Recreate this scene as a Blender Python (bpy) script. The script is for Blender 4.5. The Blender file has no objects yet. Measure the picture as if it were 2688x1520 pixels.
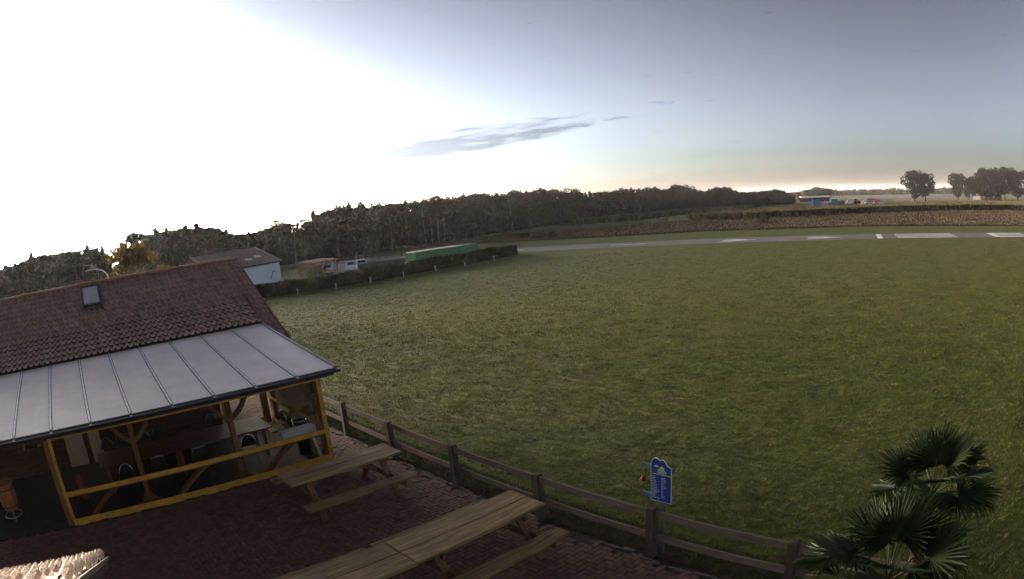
import bpy, bmesh, math, random
import numpy as np
from mathutils import Vector, Matrix, Quaternion
R = math.radians
random.seed(7); rng = np.random.default_rng(7)
sc = bpy.context.scene
C = sc.collection

# ------------------------------------------------------------------ camera (wide webcam lens with barrel distortion)
CAM = Vector((1.431, -12.782, 5.167))
PSI, PIT, ROL = R(48.299), R(6.999), R(-5.4426)
F_PX, C3 = 1677.04, 0.150324
f0 = Vector((math.cos(PSI), math.sin(PSI), 0)); r0 = Vector((math.sin(PSI), -math.cos(PSI), 0)); u0 = Vector((0, 0, 1))
FW = f0*math.cos(PIT) - u0*math.sin(PIT); UP0 = f0*math.sin(PIT) + u0*math.cos(PIT)
RT = r0*math.cos(ROL) + UP0*math.sin(ROL); UPV = -r0*math.sin(ROL) + UP0*math.cos(ROL)
cd = bpy.data.cameras.new('camera'); cam = bpy.data.objects.new('camera', cd); C.objects.link(cam)
cam.matrix_world = Matrix(((RT.x, UPV.x, -FW.x, CAM.x), (RT.y, UPV.y, -FW.y, CAM.y), (RT.z, UPV.z, -FW.z, CAM.z), (0, 0, 0, 1)))
cd.sensor_width = 36; cd.sensor_fit = 'HORIZONTAL'; cd.clip_start = 0.05; cd.clip_end = 9000
cd.type = 'PANO'
LP = cd if hasattr(cd, 'panorama_type') else cd.cycles
LP.panorama_type = 'FISHEYE_LENS_POLYNOMIAL'
FMM = F_PX*36/2688
LP.fisheye_fov = R(160)
LP.fisheye_polynomial_k0 = 0.0
LP.fisheye_polynomial_k1 = -1.0/FMM
LP.fisheye_polynomial_k2 = 0.0
LP.fisheye_polynomial_k3 = -C3/FMM**3
LP.fisheye_polynomial_k4 = 0.0
sc.camera = cam

def in_frame(p):
    d = Vector(p) - CAM
    z, x, y = d.dot(FW), d.dot(RT), -d.dot(UPV)
    q = math.hypot(x, y); th = math.atan2(q, z); rho = th
    for _ in range(12): rho -= (rho + C3*rho**3 - th)/(1 + 3*C3*rho*rho)
    return 1344 + F_PX*x/q*rho, 760 + F_PX*y/q*rho

# ------------------------------------------------------------------ sky, sun, exposure
SUN_AZ, SUN_EL = R(98.5), R(5.0)
w = bpy.data.worlds.new('World'); sc.world = w; w.use_nodes = True
wn, wl = w.node_tree.nodes, w.node_tree.links; wn.clear()
sky = wn.new('ShaderNodeTexSky'); sky.sky_type = 'NISHITA'; sky.sun_disc = False
sky.sun_elevation = SUN_EL; sky.sun_rotation = R(90) - SUN_AZ
sky.air_density = 0.6; sky.dust_density = 1.4; sky.ozone_density = 1.5; sky.altitude = 20
bg = wn.new('ShaderNodeBackground'); bg.inputs['Strength'].default_value = 0.15
out = wn.new('ShaderNodeOutputWorld')
gm = wn.new('ShaderNodeGamma'); gm.inputs[1].default_value = 2.2; wl.new(sky.outputs[0], gm.inputs[0])
hs = wn.new('ShaderNodeHueSaturation'); hs.inputs['Saturation'].default_value = 0.40; wl.new(gm.outputs[0], hs.inputs['Color'])
tn = wn.new('ShaderNodeMix'); tn.data_type = 'RGBA'; tn.blend_type = 'MULTIPLY'; tn.inputs['Factor'].default_value = 1.0; wl.new(hs.outputs[0], tn.inputs['A']); tn.inputs['B'].default_value = (1.0, 1.0, 1.0, 1)
SKYC = tn.outputs['Result']
# thin stratus band low over the wood: soft streaks in the sky direction
tc = wn.new('ShaderNodeTexCoord')
def math_node(op, a=None, b=None, clamp=False):
    n = wn.new('ShaderNodeMath'); n.operation = op; n.use_clamp = clamp
    for i, v in enumerate((a, b)):
        if v is None: continue
        if isinstance(v, (int, float)): n.inputs[i].default_value = v
        else: wl.new(v, n.inputs[i])
    return n.outputs[0]
sep = wn.new('ShaderNodeSeparateXYZ'); wl.new(tc.outputs['Generated'], sep.inputs[0])
az = math_node('MULTIPLY', math_node('ARCTAN2', sep.outputs[1], sep.outputs[0]), 180/math.pi)
el = math_node('MULTIPLY', math_node('ARCSINE', sep.outputs[2]), 180/math.pi)
comb = wn.new('ShaderNodeCombineXYZ'); wl.new(az, comb.inputs[0]); wl.new(el, comb.inputs[1])
mp = wn.new('ShaderNodeMapping'); mp.inputs['Scale'].default_value = (0.20, 1.15, 1); mp.inputs['Rotation'].default_value = (0, 0, R(-4)); wl.new(comb.outputs[0], mp.inputs[0])
nz = wn.new('ShaderNodeTexNoise'); nz.inputs['Scale'].default_value = 1.0; nz.inputs['Detail'].default_value = 12; nz.inputs['Roughness'].default_value = 0.66; wl.new(mp.outputs[0], nz.inputs['Vector'])
def bump_fn(x, c, wd):   # 1 at centre, 0 at +-wd
    a = math_node('ABSOLUTE', math_node('SUBTRACT', x, c)); return math_node('SUBTRACT', 1.0, math_node('DIVIDE', a, wd), clamp=True)
mask = math_node('MULTIPLY', bump_fn(az, 54.0, 24.0), bump_fn(math_node('ADD', el, math_node('MULTIPLY', math_node('SUBTRACT', az, 50.0), 0.07)), 6.7, 2.3))
dens = math_node('MULTIPLY', math_node('SUBTRACT', math_node('ADD', nz.outputs['Fac'], math_node('MULTIPLY', mask, 0.42)), 0.635), 6.0, clamp=True)
dens = math_node('MULTIPLY', dens, 0.75)
mixc = wn.new('ShaderNodeMix'); mixc.data_type = 'RGBA'; wl.new(dens, mixc.inputs['Factor'])
grey = wn.new('ShaderNodeMix'); grey.data_type = 'RGBA'; grey.blend_type = 'MULTIPLY'; grey.inputs['Factor'].default_value = 1.0
wl.new(SKYC, grey.inputs['A']); grey.inputs['B'].default_value = (0.27, 0.28, 0.33, 1)
wl.new(SKYC, mixc.inputs['A']); wl.new(grey.outputs['Result'], mixc.inputs['B'])
wl.new(mixc.outputs['Result'], bg.inputs['Color']); wl.new(bg.outputs[0], out.inputs[0])
sl = bpy.data.lights.new('sun', 'SUN'); sl.energy = 1.2; sl.angle = R(0.6); sl.color = (1.0, 0.56, 0.27)
so = bpy.data.objects.new('sun', sl); C.objects.link(so)
SDIR = Vector((math.cos(SUN_AZ)*math.cos(SUN_EL), math.sin(SUN_AZ)*math.cos(SUN_EL), math.sin(SUN_EL)))
so.rotation_euler = SDIR.to_track_quat('Z', 'Y').to_euler()
sc.view_settings.view_transform = 'Standard'; sc.view_settings.look = 'None'; sc.view_settings.gamma = 1; sc.view_settings.use_curve_mapping = False
sc.view_settings.exposure = -0.85
sc.cycles.use_denoising = True
sc.cycles.max_bounces = 6; sc.cycles.transparent_max_bounces = 12; sc.cycles.volume_bounces = 0

# ------------------------------------------------------------------ helpers
class MB:
    """collects shapes into one mesh"""
    def __init__(s): s.v = []; s.f = []
    def add(s, vs, fs):
        o = len(s.v); s.v += [tuple(p) for p in vs]; s.f += [tuple(i+o for i in f) for f in fs]; return s
    def box(s, x0, x1, y0, y1, z0, z1):
        return s.add([(x0,y0,z0),(x1,y0,z0),(x1,y1,z0),(x0,y1,z0),(x0,y0,z1),(x1,y0,z1),(x1,y1,z1),(x0,y1,z1)],
                     [(0,3,2,1),(4,5,6,7),(0,1,5,4),(1,2,6,5),(2,3,7,6),(3,0,4,7)])
    def bbox(s, x0, x1, y0, y1, z0, z1, b=0.006):
        """box with chamfered top edges"""
        vs = [(x0,y0,z0),(x1,y0,z0),(x1,y1,z0),(x0,y1,z0),(x0,y0,z1-b),(x1,y0,z1-b),(x1,y1,z1-b),(x0,y1,z1-b),(x0+b,y0+b,z1),(x1-b,y0+b,z1),(x1-b,y1-b,z1),(x0+b,y1-b,z1)]
        fs = [(0,3,2,1),(8,9,10,11)] + [(i,(i+1)%4,(i+1)%4+4,i+4) for i in range(4)] + [(i+4,(i+1)%4+4,(i+1)%4+8,i+8) for i in range(4)]
        return s.add(vs, fs)
    def bar(s, a, b, wd, ht, up=(0,0,1)):
        a, b = Vector(a), Vector(b); d = (b-a).normalized(); u = Vector(up)
        if abs(d.dot(u)) > .98: u = Vector((0,1,0))
        x = d.cross(u).normalized()*wd/2; y = x.cross(d).normalized()*ht/2
        vs = [a-x-y, a+x-y, a+x+y, a-x+y, b-x-y, b+x-y, b+x+y, b-x+y]
        return s.add(vs, [(0,1,2,3),(7,6,5,4),(0,4,5,1),(1,5,6,2),(2,6,7,3),(3,7,4,0)])
    def tube(s, pts, r, n=8, caps=True):
        pts = [Vector(p) for p in pts]; m = len(pts); rs = r if isinstance(r, (list, tuple)) else [r]*m
        o = []; prev = None
        for i, p in enumerate(pts):
            d = (pts[min(i+1, m-1)]-pts[max(i-1, 0)]).normalized()
            if prev is None:
                u = Vector((0,0,1)) if abs(d.z) < .9 else Vector((1,0,0))
                x = d.cross(u).normalized()
            else: x = (prev - d*prev.dot(d)).normalized()
            prev = x; y = d.cross(x)
            for k in range(n):
                a = 2*math.pi*k/n; o.append(p + (x*math.cos(a)+y*math.sin(a))*rs[i])
        fs = [(i*n+k, i*n+(k+1)%n, (i+1)*n+(k+1)%n, (i+1)*n+k) for i in range(m-1) for k in range(n)]
        if caps: fs += [tuple(range(n-1,-1,-1)), tuple(range((m-1)*n, m*n))]
        return s.add(o, fs)
    def lathe(s, prof, c=(0,0,0), n=16):
        vs = [(c[0]+r*math.cos(2*math.pi*k/n), c[1]+r*math.sin(2*math.pi*k/n), c[2]+z) for r, z in prof for k in range(n)]
        m = len(prof)
        fs = [(i*n+k, i*n+(k+1)%n, (i+1)*n+(k+1)%n, (i+1)*n+k) for i in range(m-1) for k in range(n)] + [tuple(range(n-1,-1,-1)), tuple(range((m-1)*n, m*n))]
        return s.add(vs, fs)
    def ring(s, c, R_, r, n=24, k=6, ax='z'):
        pts = [(c[0]+R_*math.cos(2*math.pi*i/n), c[1]+R_*math.sin(2*math.pi*i/n), c[2]) for i in range(n+1)]
        return s.tube(pts, r, k, False)
    def prism(s, poly, a, b):
        """polygon given as 2-D points mapped by functions a(p), b(p) to the two end faces"""
        n = len(poly); vs = [a(p) for p in poly]+[b(p) for p in poly]
        return s.add(vs, [tuple(range(n-1,-1,-1)), tuple(range(n, 2*n))]+[(i,(i+1)%n,(i+1)%n+n,i+n) for i in range(n)])
    def mesh(s, name, m=None, smooth=False):
        me = bpy.data.meshes.new(name); me.from_pydata(s.v, [], s.f); me.update()
        if m: me.materials.append(m)
        if smooth: me.polygons.foreach_set('use_smooth', [True]*len(me.polygons))
        return me
    def build(s, name, m=None, parent=None, smooth=False, loc=None, **k):
        return ob(name, s.mesh(name, m, smooth), parent, loc, **k)
def ob(name, data, parent=None, loc=None, rot=None, scale=None, label=None, cat=None, group=None, kind=None):
    o = bpy.data.objects.new(name, data); C.objects.link(o)
    if parent: o.parent = parent
    if loc is not None: o.location = loc
    if rot is not None: o.rotation_euler = rot
    if scale is not None: o.scale = scale if not isinstance(scale, (int, float)) else (scale,)*3
    for k, v in (('label', label), ('category', cat), ('group', group), ('kind', kind)):
        if v: o[k] = v
    return o
def thing(name, label, cat, loc=(0,0,0), rz=0, group=None): return ob(name, None, None, loc, (0,0,rz), None, label, cat, group)
def copy_tree(o, parent=None):
    c = o.copy(); C.objects.link(c); c.parent = parent
    for ch in list(o.children): copy_tree(ch, c)
    return c
def np_mesh(name, V, F, m):
    """V (n,3), F (k,3|4) arrays"""
    me = bpy.data.meshes.new(name); k, q = F.shape
    me.vertices.add(len(V)); me.vertices.foreach_set('co', np.asarray(V, np.float32).ravel())
    me.loops.add(k*q); me.loops.foreach_set('vertex_index', F.astype(np.int32).ravel())
    me.polygons.add(k); me.polygons.foreach_set('loop_start', np.arange(0, k*q, q, dtype=np.int32))
    me.update(calc_edges=True)
    if m: me.materials.append(m)
    return me

def mat(name, col, rough=0.8, var=0.2, scale=4.0, bump=0.0, bscale=30.0, metal=0.0, spec=0.3, objrand=0.0, stretch=(1,1,1), col2=None, detail=4.0, transl=0.0, coat=0.0):
    m = bpy.data.materials.new(name); m.use_nodes = True; t = m.node_tree; n, l = t.nodes, t.links
    p = n['Principled BSDF']; p.inputs['Roughness'].default_value = rough; p.inputs['Metallic'].default_value = metal; p.inputs['Specular IOR Level'].default_value = spec
    if coat: p.inputs['Coat Weight'].default_value = coat
    c = Vector(col); lo = c*(1-var); hi = Vector(col2) if col2 else c*(1+var)
    tcn = n.new('ShaderNodeTexCoord'); mpn = n.new('ShaderNodeMapping'); mpn.inputs['Scale'].default_value = stretch; l.new(tcn.outputs['Object'], mpn.inputs[0])
    src = mpn.outputs[0]
    if objrand:
        oi = n.new('ShaderNodeObjectInfo'); ad = n.new('ShaderNodeVectorMath'); ad.operation = 'ADD'
        sc_ = n.new('ShaderNodeVectorMath'); sc_.operation = 'SCALE'; sc_.inputs[0].default_value = (17.3, 5.1, 9.7); l.new(oi.outputs['Random'], sc_.inputs['Scale'])
        l.new(src, ad.inputs[0]); l.new(sc_.outputs[0], ad.inputs[1]); src = ad.outputs[0]
    nt = n.new('ShaderNodeTexNoise'); nt.inputs['Scale'].default_value = scale; nt.inputs['Detail'].default_value = detail; nt.inputs['Roughness'].default_value = 0.6; l.new(src, nt.inputs['Vector'])
    rp = n.new('ShaderNodeValToRGB'); rp.color_ramp.elements[0].position = 0.3; rp.color_ramp.elements[1].position = 0.7
    rp.color_ramp.elements[0].color = (*lo, 1); rp.color_ramp.elements[1].color = (*hi, 1); l.new(nt.outputs['Fac'], rp.inputs[0])
    colout = rp.outputs[0]
    if objrand:
        hv = n.new('ShaderNodeHueSaturation'); mr = n.new('ShaderNodeMapRange'); mr.inputs['To Min'].default_value = 1-objrand; mr.inputs['To Max'].default_value = 1+objrand
        l.new(oi.outputs['Random'], mr.inputs['Value']); l.new(mr.outputs[0], hv.inputs['Value']); l.new(colout, hv.inputs['Color']); colout = hv.outputs[0]
    l.new(colout, p.inputs['Base Color'])
    if bump:
        nb = n.new('ShaderNodeTexNoise'); nb.inputs['Scale'].default_value = bscale; nb.inputs['Detail'].default_value = 3; l.new(src, nb.inputs['Vector'])
        bn = n.new('ShaderNodeBump'); bn.inputs['Strength'].default_value = bump; bn.inputs['Distance'].default_value = 0.02; l.new(nb.outputs['Fac'], bn.inputs['Height']); l.new(bn.outputs[0], p.inputs['Normal'])
    if transl:
        tr = n.new('ShaderNodeBsdfTranslucent'); l.new(colout, tr.inputs['Color']); mx = n.new('ShaderNodeMixShader'); mx.inputs[0].default_value = transl
        l.new(p.outputs[0], mx.inputs[1]); l.new(tr.outputs[0], mx.inputs[2]); l.new(mx.outputs[0], n['Material Output'].inputs['Surface'])
    return m
def wood(name, col, axis='x', rough=0.75, var=0.35, objrand=0.12, bump=0.25):
    st = {'x': (0.7, 9, 9), 'y': (9, 0.7, 9), 'z': (9, 9, 0.7)}[axis]
    return mat(name, col, rough, var, 2.5, bump, 6.0, objrand=objrand, stretch=st, detail=8)
def leafmat(name, col, var=0.45, scale=0.6, transl=0.04, rough=1.0):
    return mat(name, col, rough, var, scale, transl=transl, spec=0.05, objrand=0.18)

def terr(x, y):
    r = math.hypot(x-CAM.x, y-CAM.y); t = min(max((r-14)/48, 0), 1); return -1.5*t*t*(3-2*t)

# ------------------------------------------------------------------ ground
def ground_mat():
    m = bpy.data.materials.new('lawn_turf'); m.use_nodes = True; t = m.node_tree; n, l = t.nodes, t.links
    p = n['Principled BSDF']; p.inputs['Roughness'].default_value = 0.9; p.inputs['Specular IOR Level'].default_value = 0.25
    g = n.new('ShaderNodeNewGeometry')
    def noise(scale, detail=5, st=(1,1,1), rough=.6):
        mp_ = n.new('ShaderNodeMapping'); mp_.inputs['Scale'].default_value = st; mp_.inputs['Rotation'].default_value = (0,0,R(42)); l.new(g.outputs['Position'], mp_.inputs[0])
        x = n.new('ShaderNodeTexNoise'); x.inputs['Scale'].default_value = scale; x.inputs['Detail'].default_value = detail; x.inputs['Roughness'].default_value = rough; l.new(mp_.outputs[0], x.inputs['Vector']); return x.outputs['Fac']
    def ramp(fac, stops):
        r = n.new('ShaderNodeValToRGB'); e = r.color_ramp.elements
        for i, (ps, c) in enumerate(stops):
            el_ = e[i] if i < 2 else e.new(ps)
            el_.position = ps; el_.color = (*c, 1)
        l.new(fac, r.inputs[0]); return r.outputs[0]
    def mixn(f, a, b, bt='MIX'):
        x = n.new('ShaderNodeMix'); x.data_type = 'RGBA'; x.blend_type = bt
        if isinstance(f, float): x.inputs['Factor'].default_value = f
        else: l.new(f, x.inputs['Factor'])
        l.new(a, x.inputs['A']); l.new(b, x.inputs['B']); return x.outputs['Result']
    fine = mixn(.55, ramp(noise(11, 5, (1,1,1), .7), [(.36, (.036,.042,.006)), (.64, (.140,.168,.028))]), ramp(noise(4.5, 6, (1,1,1), .7), [(.38, (.040,.046,.007)), (.62, (.142,.165,.026))]))  # grass tone noise; relief shade between clumps is put into its dark colours
    mid = ramp(noise(.8, 6), [(.32, (.85,.80,.62)), (.68, (1.12,1.12,1.05))])
    c = mixn(1.0, fine, mid, 'MULTIPLY')
    dry = ramp(noise(.32, 7, (1,1,1), .7), [(.55, (0,0,0)), (.74, (1,1,1))])
    drycol = ramp(noise(6, 5), [(.3, (.075,.055,.020)), (.7, (.15,.115,.045))])
    c = mixn(dry, c, drycol)
    stripes = ramp(noise(1.0, 3, (.12, 1.6, 1)), [(.35, (.88,.88,.85)), (.65, (1.1,1.1,1.1))])
    c = mixn(.6, c, mixn(1.0, c, stripes, 'MULTIPLY'))
    l.new(c, p.inputs['Base Color'])
    bn = n.new('ShaderNodeBump'); bn.inputs['Strength'].default_value = 1.0; bn.inputs['Distance'].default_value = 0.11; l.new(noise(7, 8, (1,1,1), .75), bn.inputs['Height']); l.new(bn.outputs[0], p.inputs['Normal'])
    return m
M_turf = ground_mat()
rings = list(np.arange(0.0, 70, 2.0)) + list(np.geomspace(70, 6000, 26))
NA = 96; V = [(CAM.x, CAM.y, 0.0)]; Fq = []
for i, r_ in enumerate(rings[1:]):
    t_ = min(max((r_-14)/48, 0), 1); z_ = -1.5*t_*t_*(3-2*t_)
    for k in range(NA):
        a_ = 2*math.pi*k/NA; V.append((CAM.x+r_*math.cos(a_), CAM.y+r_*math.sin(a_), z_))
for k in range(NA): Fq.append((0, 1+k, 1+(k+1) % NA))
for i in range(len(rings)-2):
    for k in range(NA): Fq.append((1+i*NA+k, 1+(i+1)*NA+k, 1+(i+1)*NA+(k+1) % NA, 1+i*NA+(k+1) % NA))
me = bpy.data.meshes.new('ground'); me.from_pydata(V, [], Fq); me.materials.append(M_turf); me.polygons.foreach_set('use_smooth', [True]*len(me.polygons))
ground = ob('lawn', me, kind='structure')

def sheet(name, pts, z, m, kind='structure', parent=None):
    return MB().add([(x, y, z) for x, y in pts], [tuple(range(len(pts)))]).build(name, m, parent, kind=kind)
M_dry = mat('heath_soil', (.115,.080,.042), .95, .5, .6, .6, 3.0, detail=8)
M_soil = mat('bare_soil', (.070,.052,.040), .95, .4, 1.5, .4, 4.0, detail=8)
M_pale = mat('pale_grass', (.11,.125,.075), .95, .25, .3, .5, 2.0)
M_stub = mat('field_far', (.065,.075,.03), .95, .3, .05, detail=6)
M_tan = mat('stubble', (.12,.10,.05), .95, .25, .05)
# dry strip along the runway and up to the forest edge
DRY = [(73.2,174.8),(81,165.1),(87.8,148.1),(92.2,130.9),(93.5,101.8),(96.8,78),(101.9,61),(107.7,49.9),(110.5,35),(117.5,15.7),(119.2,1.4),(124,-20),(140,-75)]
DRYB = [(300,-75),(215,-22),(200,19),(181,38),(167,52),(160,62),(160,83),(150,100),(135,115),(127,134),(112,140),(95,150),(80,176)]
sheet('dry_field', DRY+DRYB, -1.49, M_dry)
sheet('pale_field', [(122,132),(134,115),(139,95),(152,91),(176,103),(163,116),(152,131),(134,143)], -1.484, M_pale)
sheet('soil_strip', [(66,134),(74,122),(86,126),(92,131),(88,149),(80,166),(70,170),(55,150)], -1.487, M_soil)
sheet('far_field', [(240,110),(520,140),(1100,200),(1100,-120),(520,-60),(262,-25),(235,25),(225,50)], -1.488, M_stub)
sheet('far_stubble', [(360,60),(560,95),(560,20),(390,-10),(372,30)], -1.482, M_tan)
sheet('gravel_lot', [(41,68),(52,72),(59,95),(57.6,108),(50,94)], -1.486, mat('gravel', (.17,.17,.175), .9, .2, 3, .3, 20))

# runway with painted markings
M_asph = mat('runway_asphalt', (.16,.15,.14), .85, .18, .25, .15, 30, detail=7)
M_paint = mat('runway_paint', (.80,.80,.77), .7, .25, 1.0)
ang = R(-33.53-41.70); A0 = Vector((71.04, 61.93)) # near edge start
e_ = Vector((93.48-71.04, -16.79-61.93)).normalized(); n_ = Vector((-e_.y, e_.x)); 
if n_.x < 0: n_ = -n_
def rw(a, b): q = A0 + e_*a + n_*b; return (q.x, q.y)
W_ = 9.4
runway = sheet('runway', [rw(-160, -.0), rw(170, 0), rw(170, W_), rw(-160, W_)], -1.478, M_asph)
def paint(name, a0, a1, b0, b1, skew=0.0): return sheet(name, [rw(a0, b0), rw(a1, b0), rw(a1+skew, b1), rw(a0+skew, b1)], -1.472, M_paint, None, runway)
def along(x, y): q = Vector((x, y))-A0; return q.dot(e_), q.dot(n_)
ab = along(88.6, 8.0)[0]
paint('threshold_bar', ab-.1, ab+.75, .4, W_-.4)
ks = along(89.8, 5.4)[0]; ke = along(91.5, -4.7)[0]
for i in range(4): paint('threshold_stripe', ks+.3, ke+.2, .85+i*2.2, .85+i*2.2+.8)
kn = along(92.7, -11.7)[0]
paint('numeral_bar', kn, kn+7, 1.0, 2.3); paint('numeral_bar', kn, kn+7, 6.8, 8.1); paint('numeral_bar', kn, kn+1.1, 2.3, 6.8); paint('numeral_bar', kn+1.1, kn+7, 4.2, 5.2)
a2 = along(89.2, 19.9)[0]
for k_, off in enumerate((0.0, -13.5)):
    q0 = a2+off
    MB().add([(*rw(q0, 3.9), -1.472), (*rw(q0+5.2, 4.35), -1.472), (*rw(q0+5.2, 4.85), -1.472), (*rw(q0, 5.0), -1.472)], [(0,1,2,3)]).build('chevron_dash', M_paint, runway)
    MB().add([(*rw(q0-.4, 2.0), -1.472), (*rw(q0+.5, 2.0), -1.472), (*rw(q0+4.0, 3.9), -1.472), (*rw(q0+2.8, 3.9), -1.472)], [(0,1,2,3)]).build('chevron_dash', M_paint, runway)
    MB().add([(*rw(q0+2.8, 5.1), -1.472), (*rw(q0+4.0, 5.1), -1.472), (*rw(q0+.5, 7.0), -1.472), (*rw(q0-.4, 7.0), -1.472)], [(0,1,2,3)]).build('chevron_dash', M_paint, runway)
for k_ in range(4): paint('centre_dash', a2-32-k_*22, a2-26-k_*22, 4.5, 4.9)

# ------------------------------------------------------------------ patio of red pavers
M_sand = mat('joint_sand', (.045,.036,.030), .95, .3, 6)
M_pav = mat('paver_red', (.130,.062,.046), .85, .3, 7, .35, 60, objrand=0.2, detail=6)
def paver_stuff_mat():
    m = M_pav.copy(); m.name = 'paver_red_field'
    return m
patio = sheet('patio', [(-4.5,-12.2),(7.86,-12.2),(7.86,9.5),(5.31,9.5),(5.31,4.26),(6.7,4.26),(6.7,.02),(-4.5,.02)], 0.006, M_sand)
PZ = 0.034
def pv_mesh(nm, wx, wy): return MB().bbox(-wx/2, wx/2, -wy/2, wy/2, -.026, 0, .006).mesh(nm, M_pav)
PVH, PVV = pv_mesh('paver', .194, .094), pv_mesh('paver', .094, .194)
cells = []
for y in range(-112, 95):
    for x in range(-45, 79):
        t_ = (x-y) % 4
        if t_ == 0: c_ = ((x+1)*.1, (y+.5)*.1, 0)
        elif t_ == 3: c_ = ((x+.5)*.1, (y+1)*.1, 1)
        else: continue
        if c_[1] > -.08 and c_[0] < (6.9 if c_[1] < 4.4 else 5.4): continue
        if c_[0] < .95 and c_[1] < -7.9: continue
        if c_[0] > 7.78 + .05*math.sin(c_[1]*3.1) + .04*math.sin(c_[1]*7.7): continue
        px_, py_ = in_frame((c_[0], c_[1], PZ))
        if -120 < px_ < 2750 and 600 < py_ < 1620: cells.append((c_, px_, py_))
def covered(c): return (2.3 < c[0] < 7.5 and -7.3 < c[1] < -5.0) or (4.6 < c[0] < 7.4 and -3.4 < c[1] < -1.2)
vis = [i for i, (c, px, py) in enumerate(cells) if 0 < px < 2688 and py < 1512 and not covered(c)]
vis.sort(key=lambda i: (Vector((*cells[i][0][:2], 0))-CAM).length)
single = set(vis[:300]); big = MB()
for i, (c, px, py) in enumerate(cells):
    dz = random.gauss(0, .0025); 
    if i in single:
        ob('paver', PVV if c[2] else PVH, patio, (c[0], c[1], PZ+dz), (random.gauss(0,.012), random.gauss(0,.012), random.gauss(0,.01)))
    else:
        hx, hy = (.047, .097) if c[2] else (.097, .047)
        big.bbox(c[0]-hx, c[0]+hx, c[1]-hy, c[1]+hy, .008, PZ+dz, .006)
bo = big.build('paver_field', M_pav, patio, kind='stuff')
# colour variation for the joined pavers: per-island random value
M_pav2 = M_pav.copy(); M_pav2.name = 'paver_red_field'
for nd in M_pav2.node_tree.nodes:
    if nd.type == 'OBJECT_INFO':
        gi = M_pav2.node_tree.nodes.new('ShaderNodeNewGeometry')
        for lk in list(nd.outputs['Random'].links): M_pav2.node_tree.links.new(gi.outputs['Random Per Island'], lk.to_socket)
bo.data.materials[0] = M_pav2
# crumbling concrete haunching along the paver edge and the weedy soil under the fence
M_conc = mat('old_concrete', (.125,.112,.098), .95, .35, 8, .6, 30)
ke_ = MB()
y = -12.0
while y < 5.0:
    l_ = random.uniform(.10, .5)
    if random.random() < .72:
        x0 = 7.80 + .05*math.sin(y*3.1) + random.uniform(-.02, .03); wd_ = random.uniform(.03, .10); n2 = 7
        poly = [(x0+random.uniform(0,.02)+wd_*.5+wd_*.55*math.cos(2*math.pi*k/n2)*random.uniform(.6,1.2), y+l_/2+l_*.55*math.sin(2*math.pi*k/n2)) for k in range(n2)]
        ke_.prism(poly, lambda p: (p[0], p[1], 0.0), lambda p: (p[0]*1.0, p[1], random.uniform(.022, .04)))
    y += l_
ke_.build('concrete_haunch', M_conc, patio)
M_weed = mat('weedy_soil', (.052,.034,.020), .95, .5, 4, .8, 18, detail=8)
pts_a = [(7.80, y_) for y_ in np.arange(-13, 8, .5)]; pts_b = [(8.42+.16*math.sin(y_*1.7)+random.uniform(-.1,.1), y_) for y_ in np.arange(8, -13, -.25)]
sheet('soil_verge', pts_a+pts_b, 0.003, M_weed)

# ------------------------------------------------------------------ lawn grass (uncountable: one object)
M_grass = mat('grass_blades', (.082,.103,.012), .8, .45, .9, detail=8, transl=.25, col2=(.150,.170,.034))
def grass(nm, N, B, rmin, rmax, power, hmin, hmax, m, cone=(R(-16), R(88))):
    """N tufts of B blades, tuft size growing with distance"""
    u = rng.random(N); r_ = rmin*(rmax/rmin)**(u**power); a_ = rng.uniform(*cone, N)
    X = CAM.x + r_*np.cos(a_); Y = CAM.y + r_*np.sin(a_)
    keep = (X > 8.05+.3*rng.random(N)) | (Y > 14.5)
    X, Y, r_ = X[keep], Y[keep], r_[keep]; n2 = len(X)
    t = np.clip((r_-14)/48, 0, 1); Z = -1.5*t*t*(3-2*t); sc_ = np.clip(r_/14, .8, 2.4); th = rng.uniform(.5, 1.3, n2)
    Vv = np.zeros((n2, B, 3, 3)); wd0 = rng.uniform(0, 2*np.pi, n2)
    for b in range(B):
        an = wd0+rng.normal(0, 1.1, n2); ln = rng.uniform(.3, 1.3, n2); h_ = rng.uniform(hmin, hmax, n2)*th*np.sqrt(sc_); wd_ = .0075*sc_
        ox, oy = rng.normal(0, .035, n2)*sc_, rng.normal(0, .035, n2)*sc_; cx, cy = np.cos(an), np.sin(an)
        Vv[:, b, 0] = np.stack([X+ox-cy*wd_, Y+oy+cx*wd_, Z-.005], 1); Vv[:, b, 1] = np.stack([X+ox+cy*wd_, Y+oy-cx*wd_, Z-.005], 1)
        Vv[:, b, 2] = np.stack([X+ox+cx*ln*h_, Y+oy+cy*ln*h_, Z+h_], 1)
    Vv = Vv.reshape(-1, 3); return ob(nm, np_mesh(nm, Vv, np.arange(len(Vv)).reshape(-1, 3), m), kind='stuff')
grass('lawn_grass', 130000, 5, 7.0, 85, .80, .03, .06, M_grass)
M_weedl = mat('verge_weeds', (.075,.052,.020), .8, .5, 2.0, transl=.2, col2=(.09,.095,.03))
N = 9000; xs = 7.95+rng.random(N)**1.3*.75; ys = rng.uniform(-12.5, 4, N)
Vv = np.zeros((N*2, 3, 3))
for b in range(2):
    an = rng.uniform(0, 2*np.pi, N); h_ = rng.uniform(.02, .075, N); ln = rng.uniform(.3, 1.2, N)
    Vv[b*N:(b+1)*N, 0] = np.stack([xs-.006*np.sin(an), ys+.006*np.cos(an), 0*xs], 1); Vv[b*N:(b+1)*N, 1] = np.stack([xs+.006*np.sin(an), ys-.006*np.cos(an), 0*xs], 1)
    Vv[b*N:(b+1)*N, 2] = np.stack([xs+np.cos(an)*ln*h_, ys+np.sin(an)*ln*h_, h_], 1)
ob('verge_weeds', np_mesh('verge_weeds', Vv.reshape(-1,3), np.arange(N*6).reshape(-1,3), M_weedl), kind='stuff')

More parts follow.
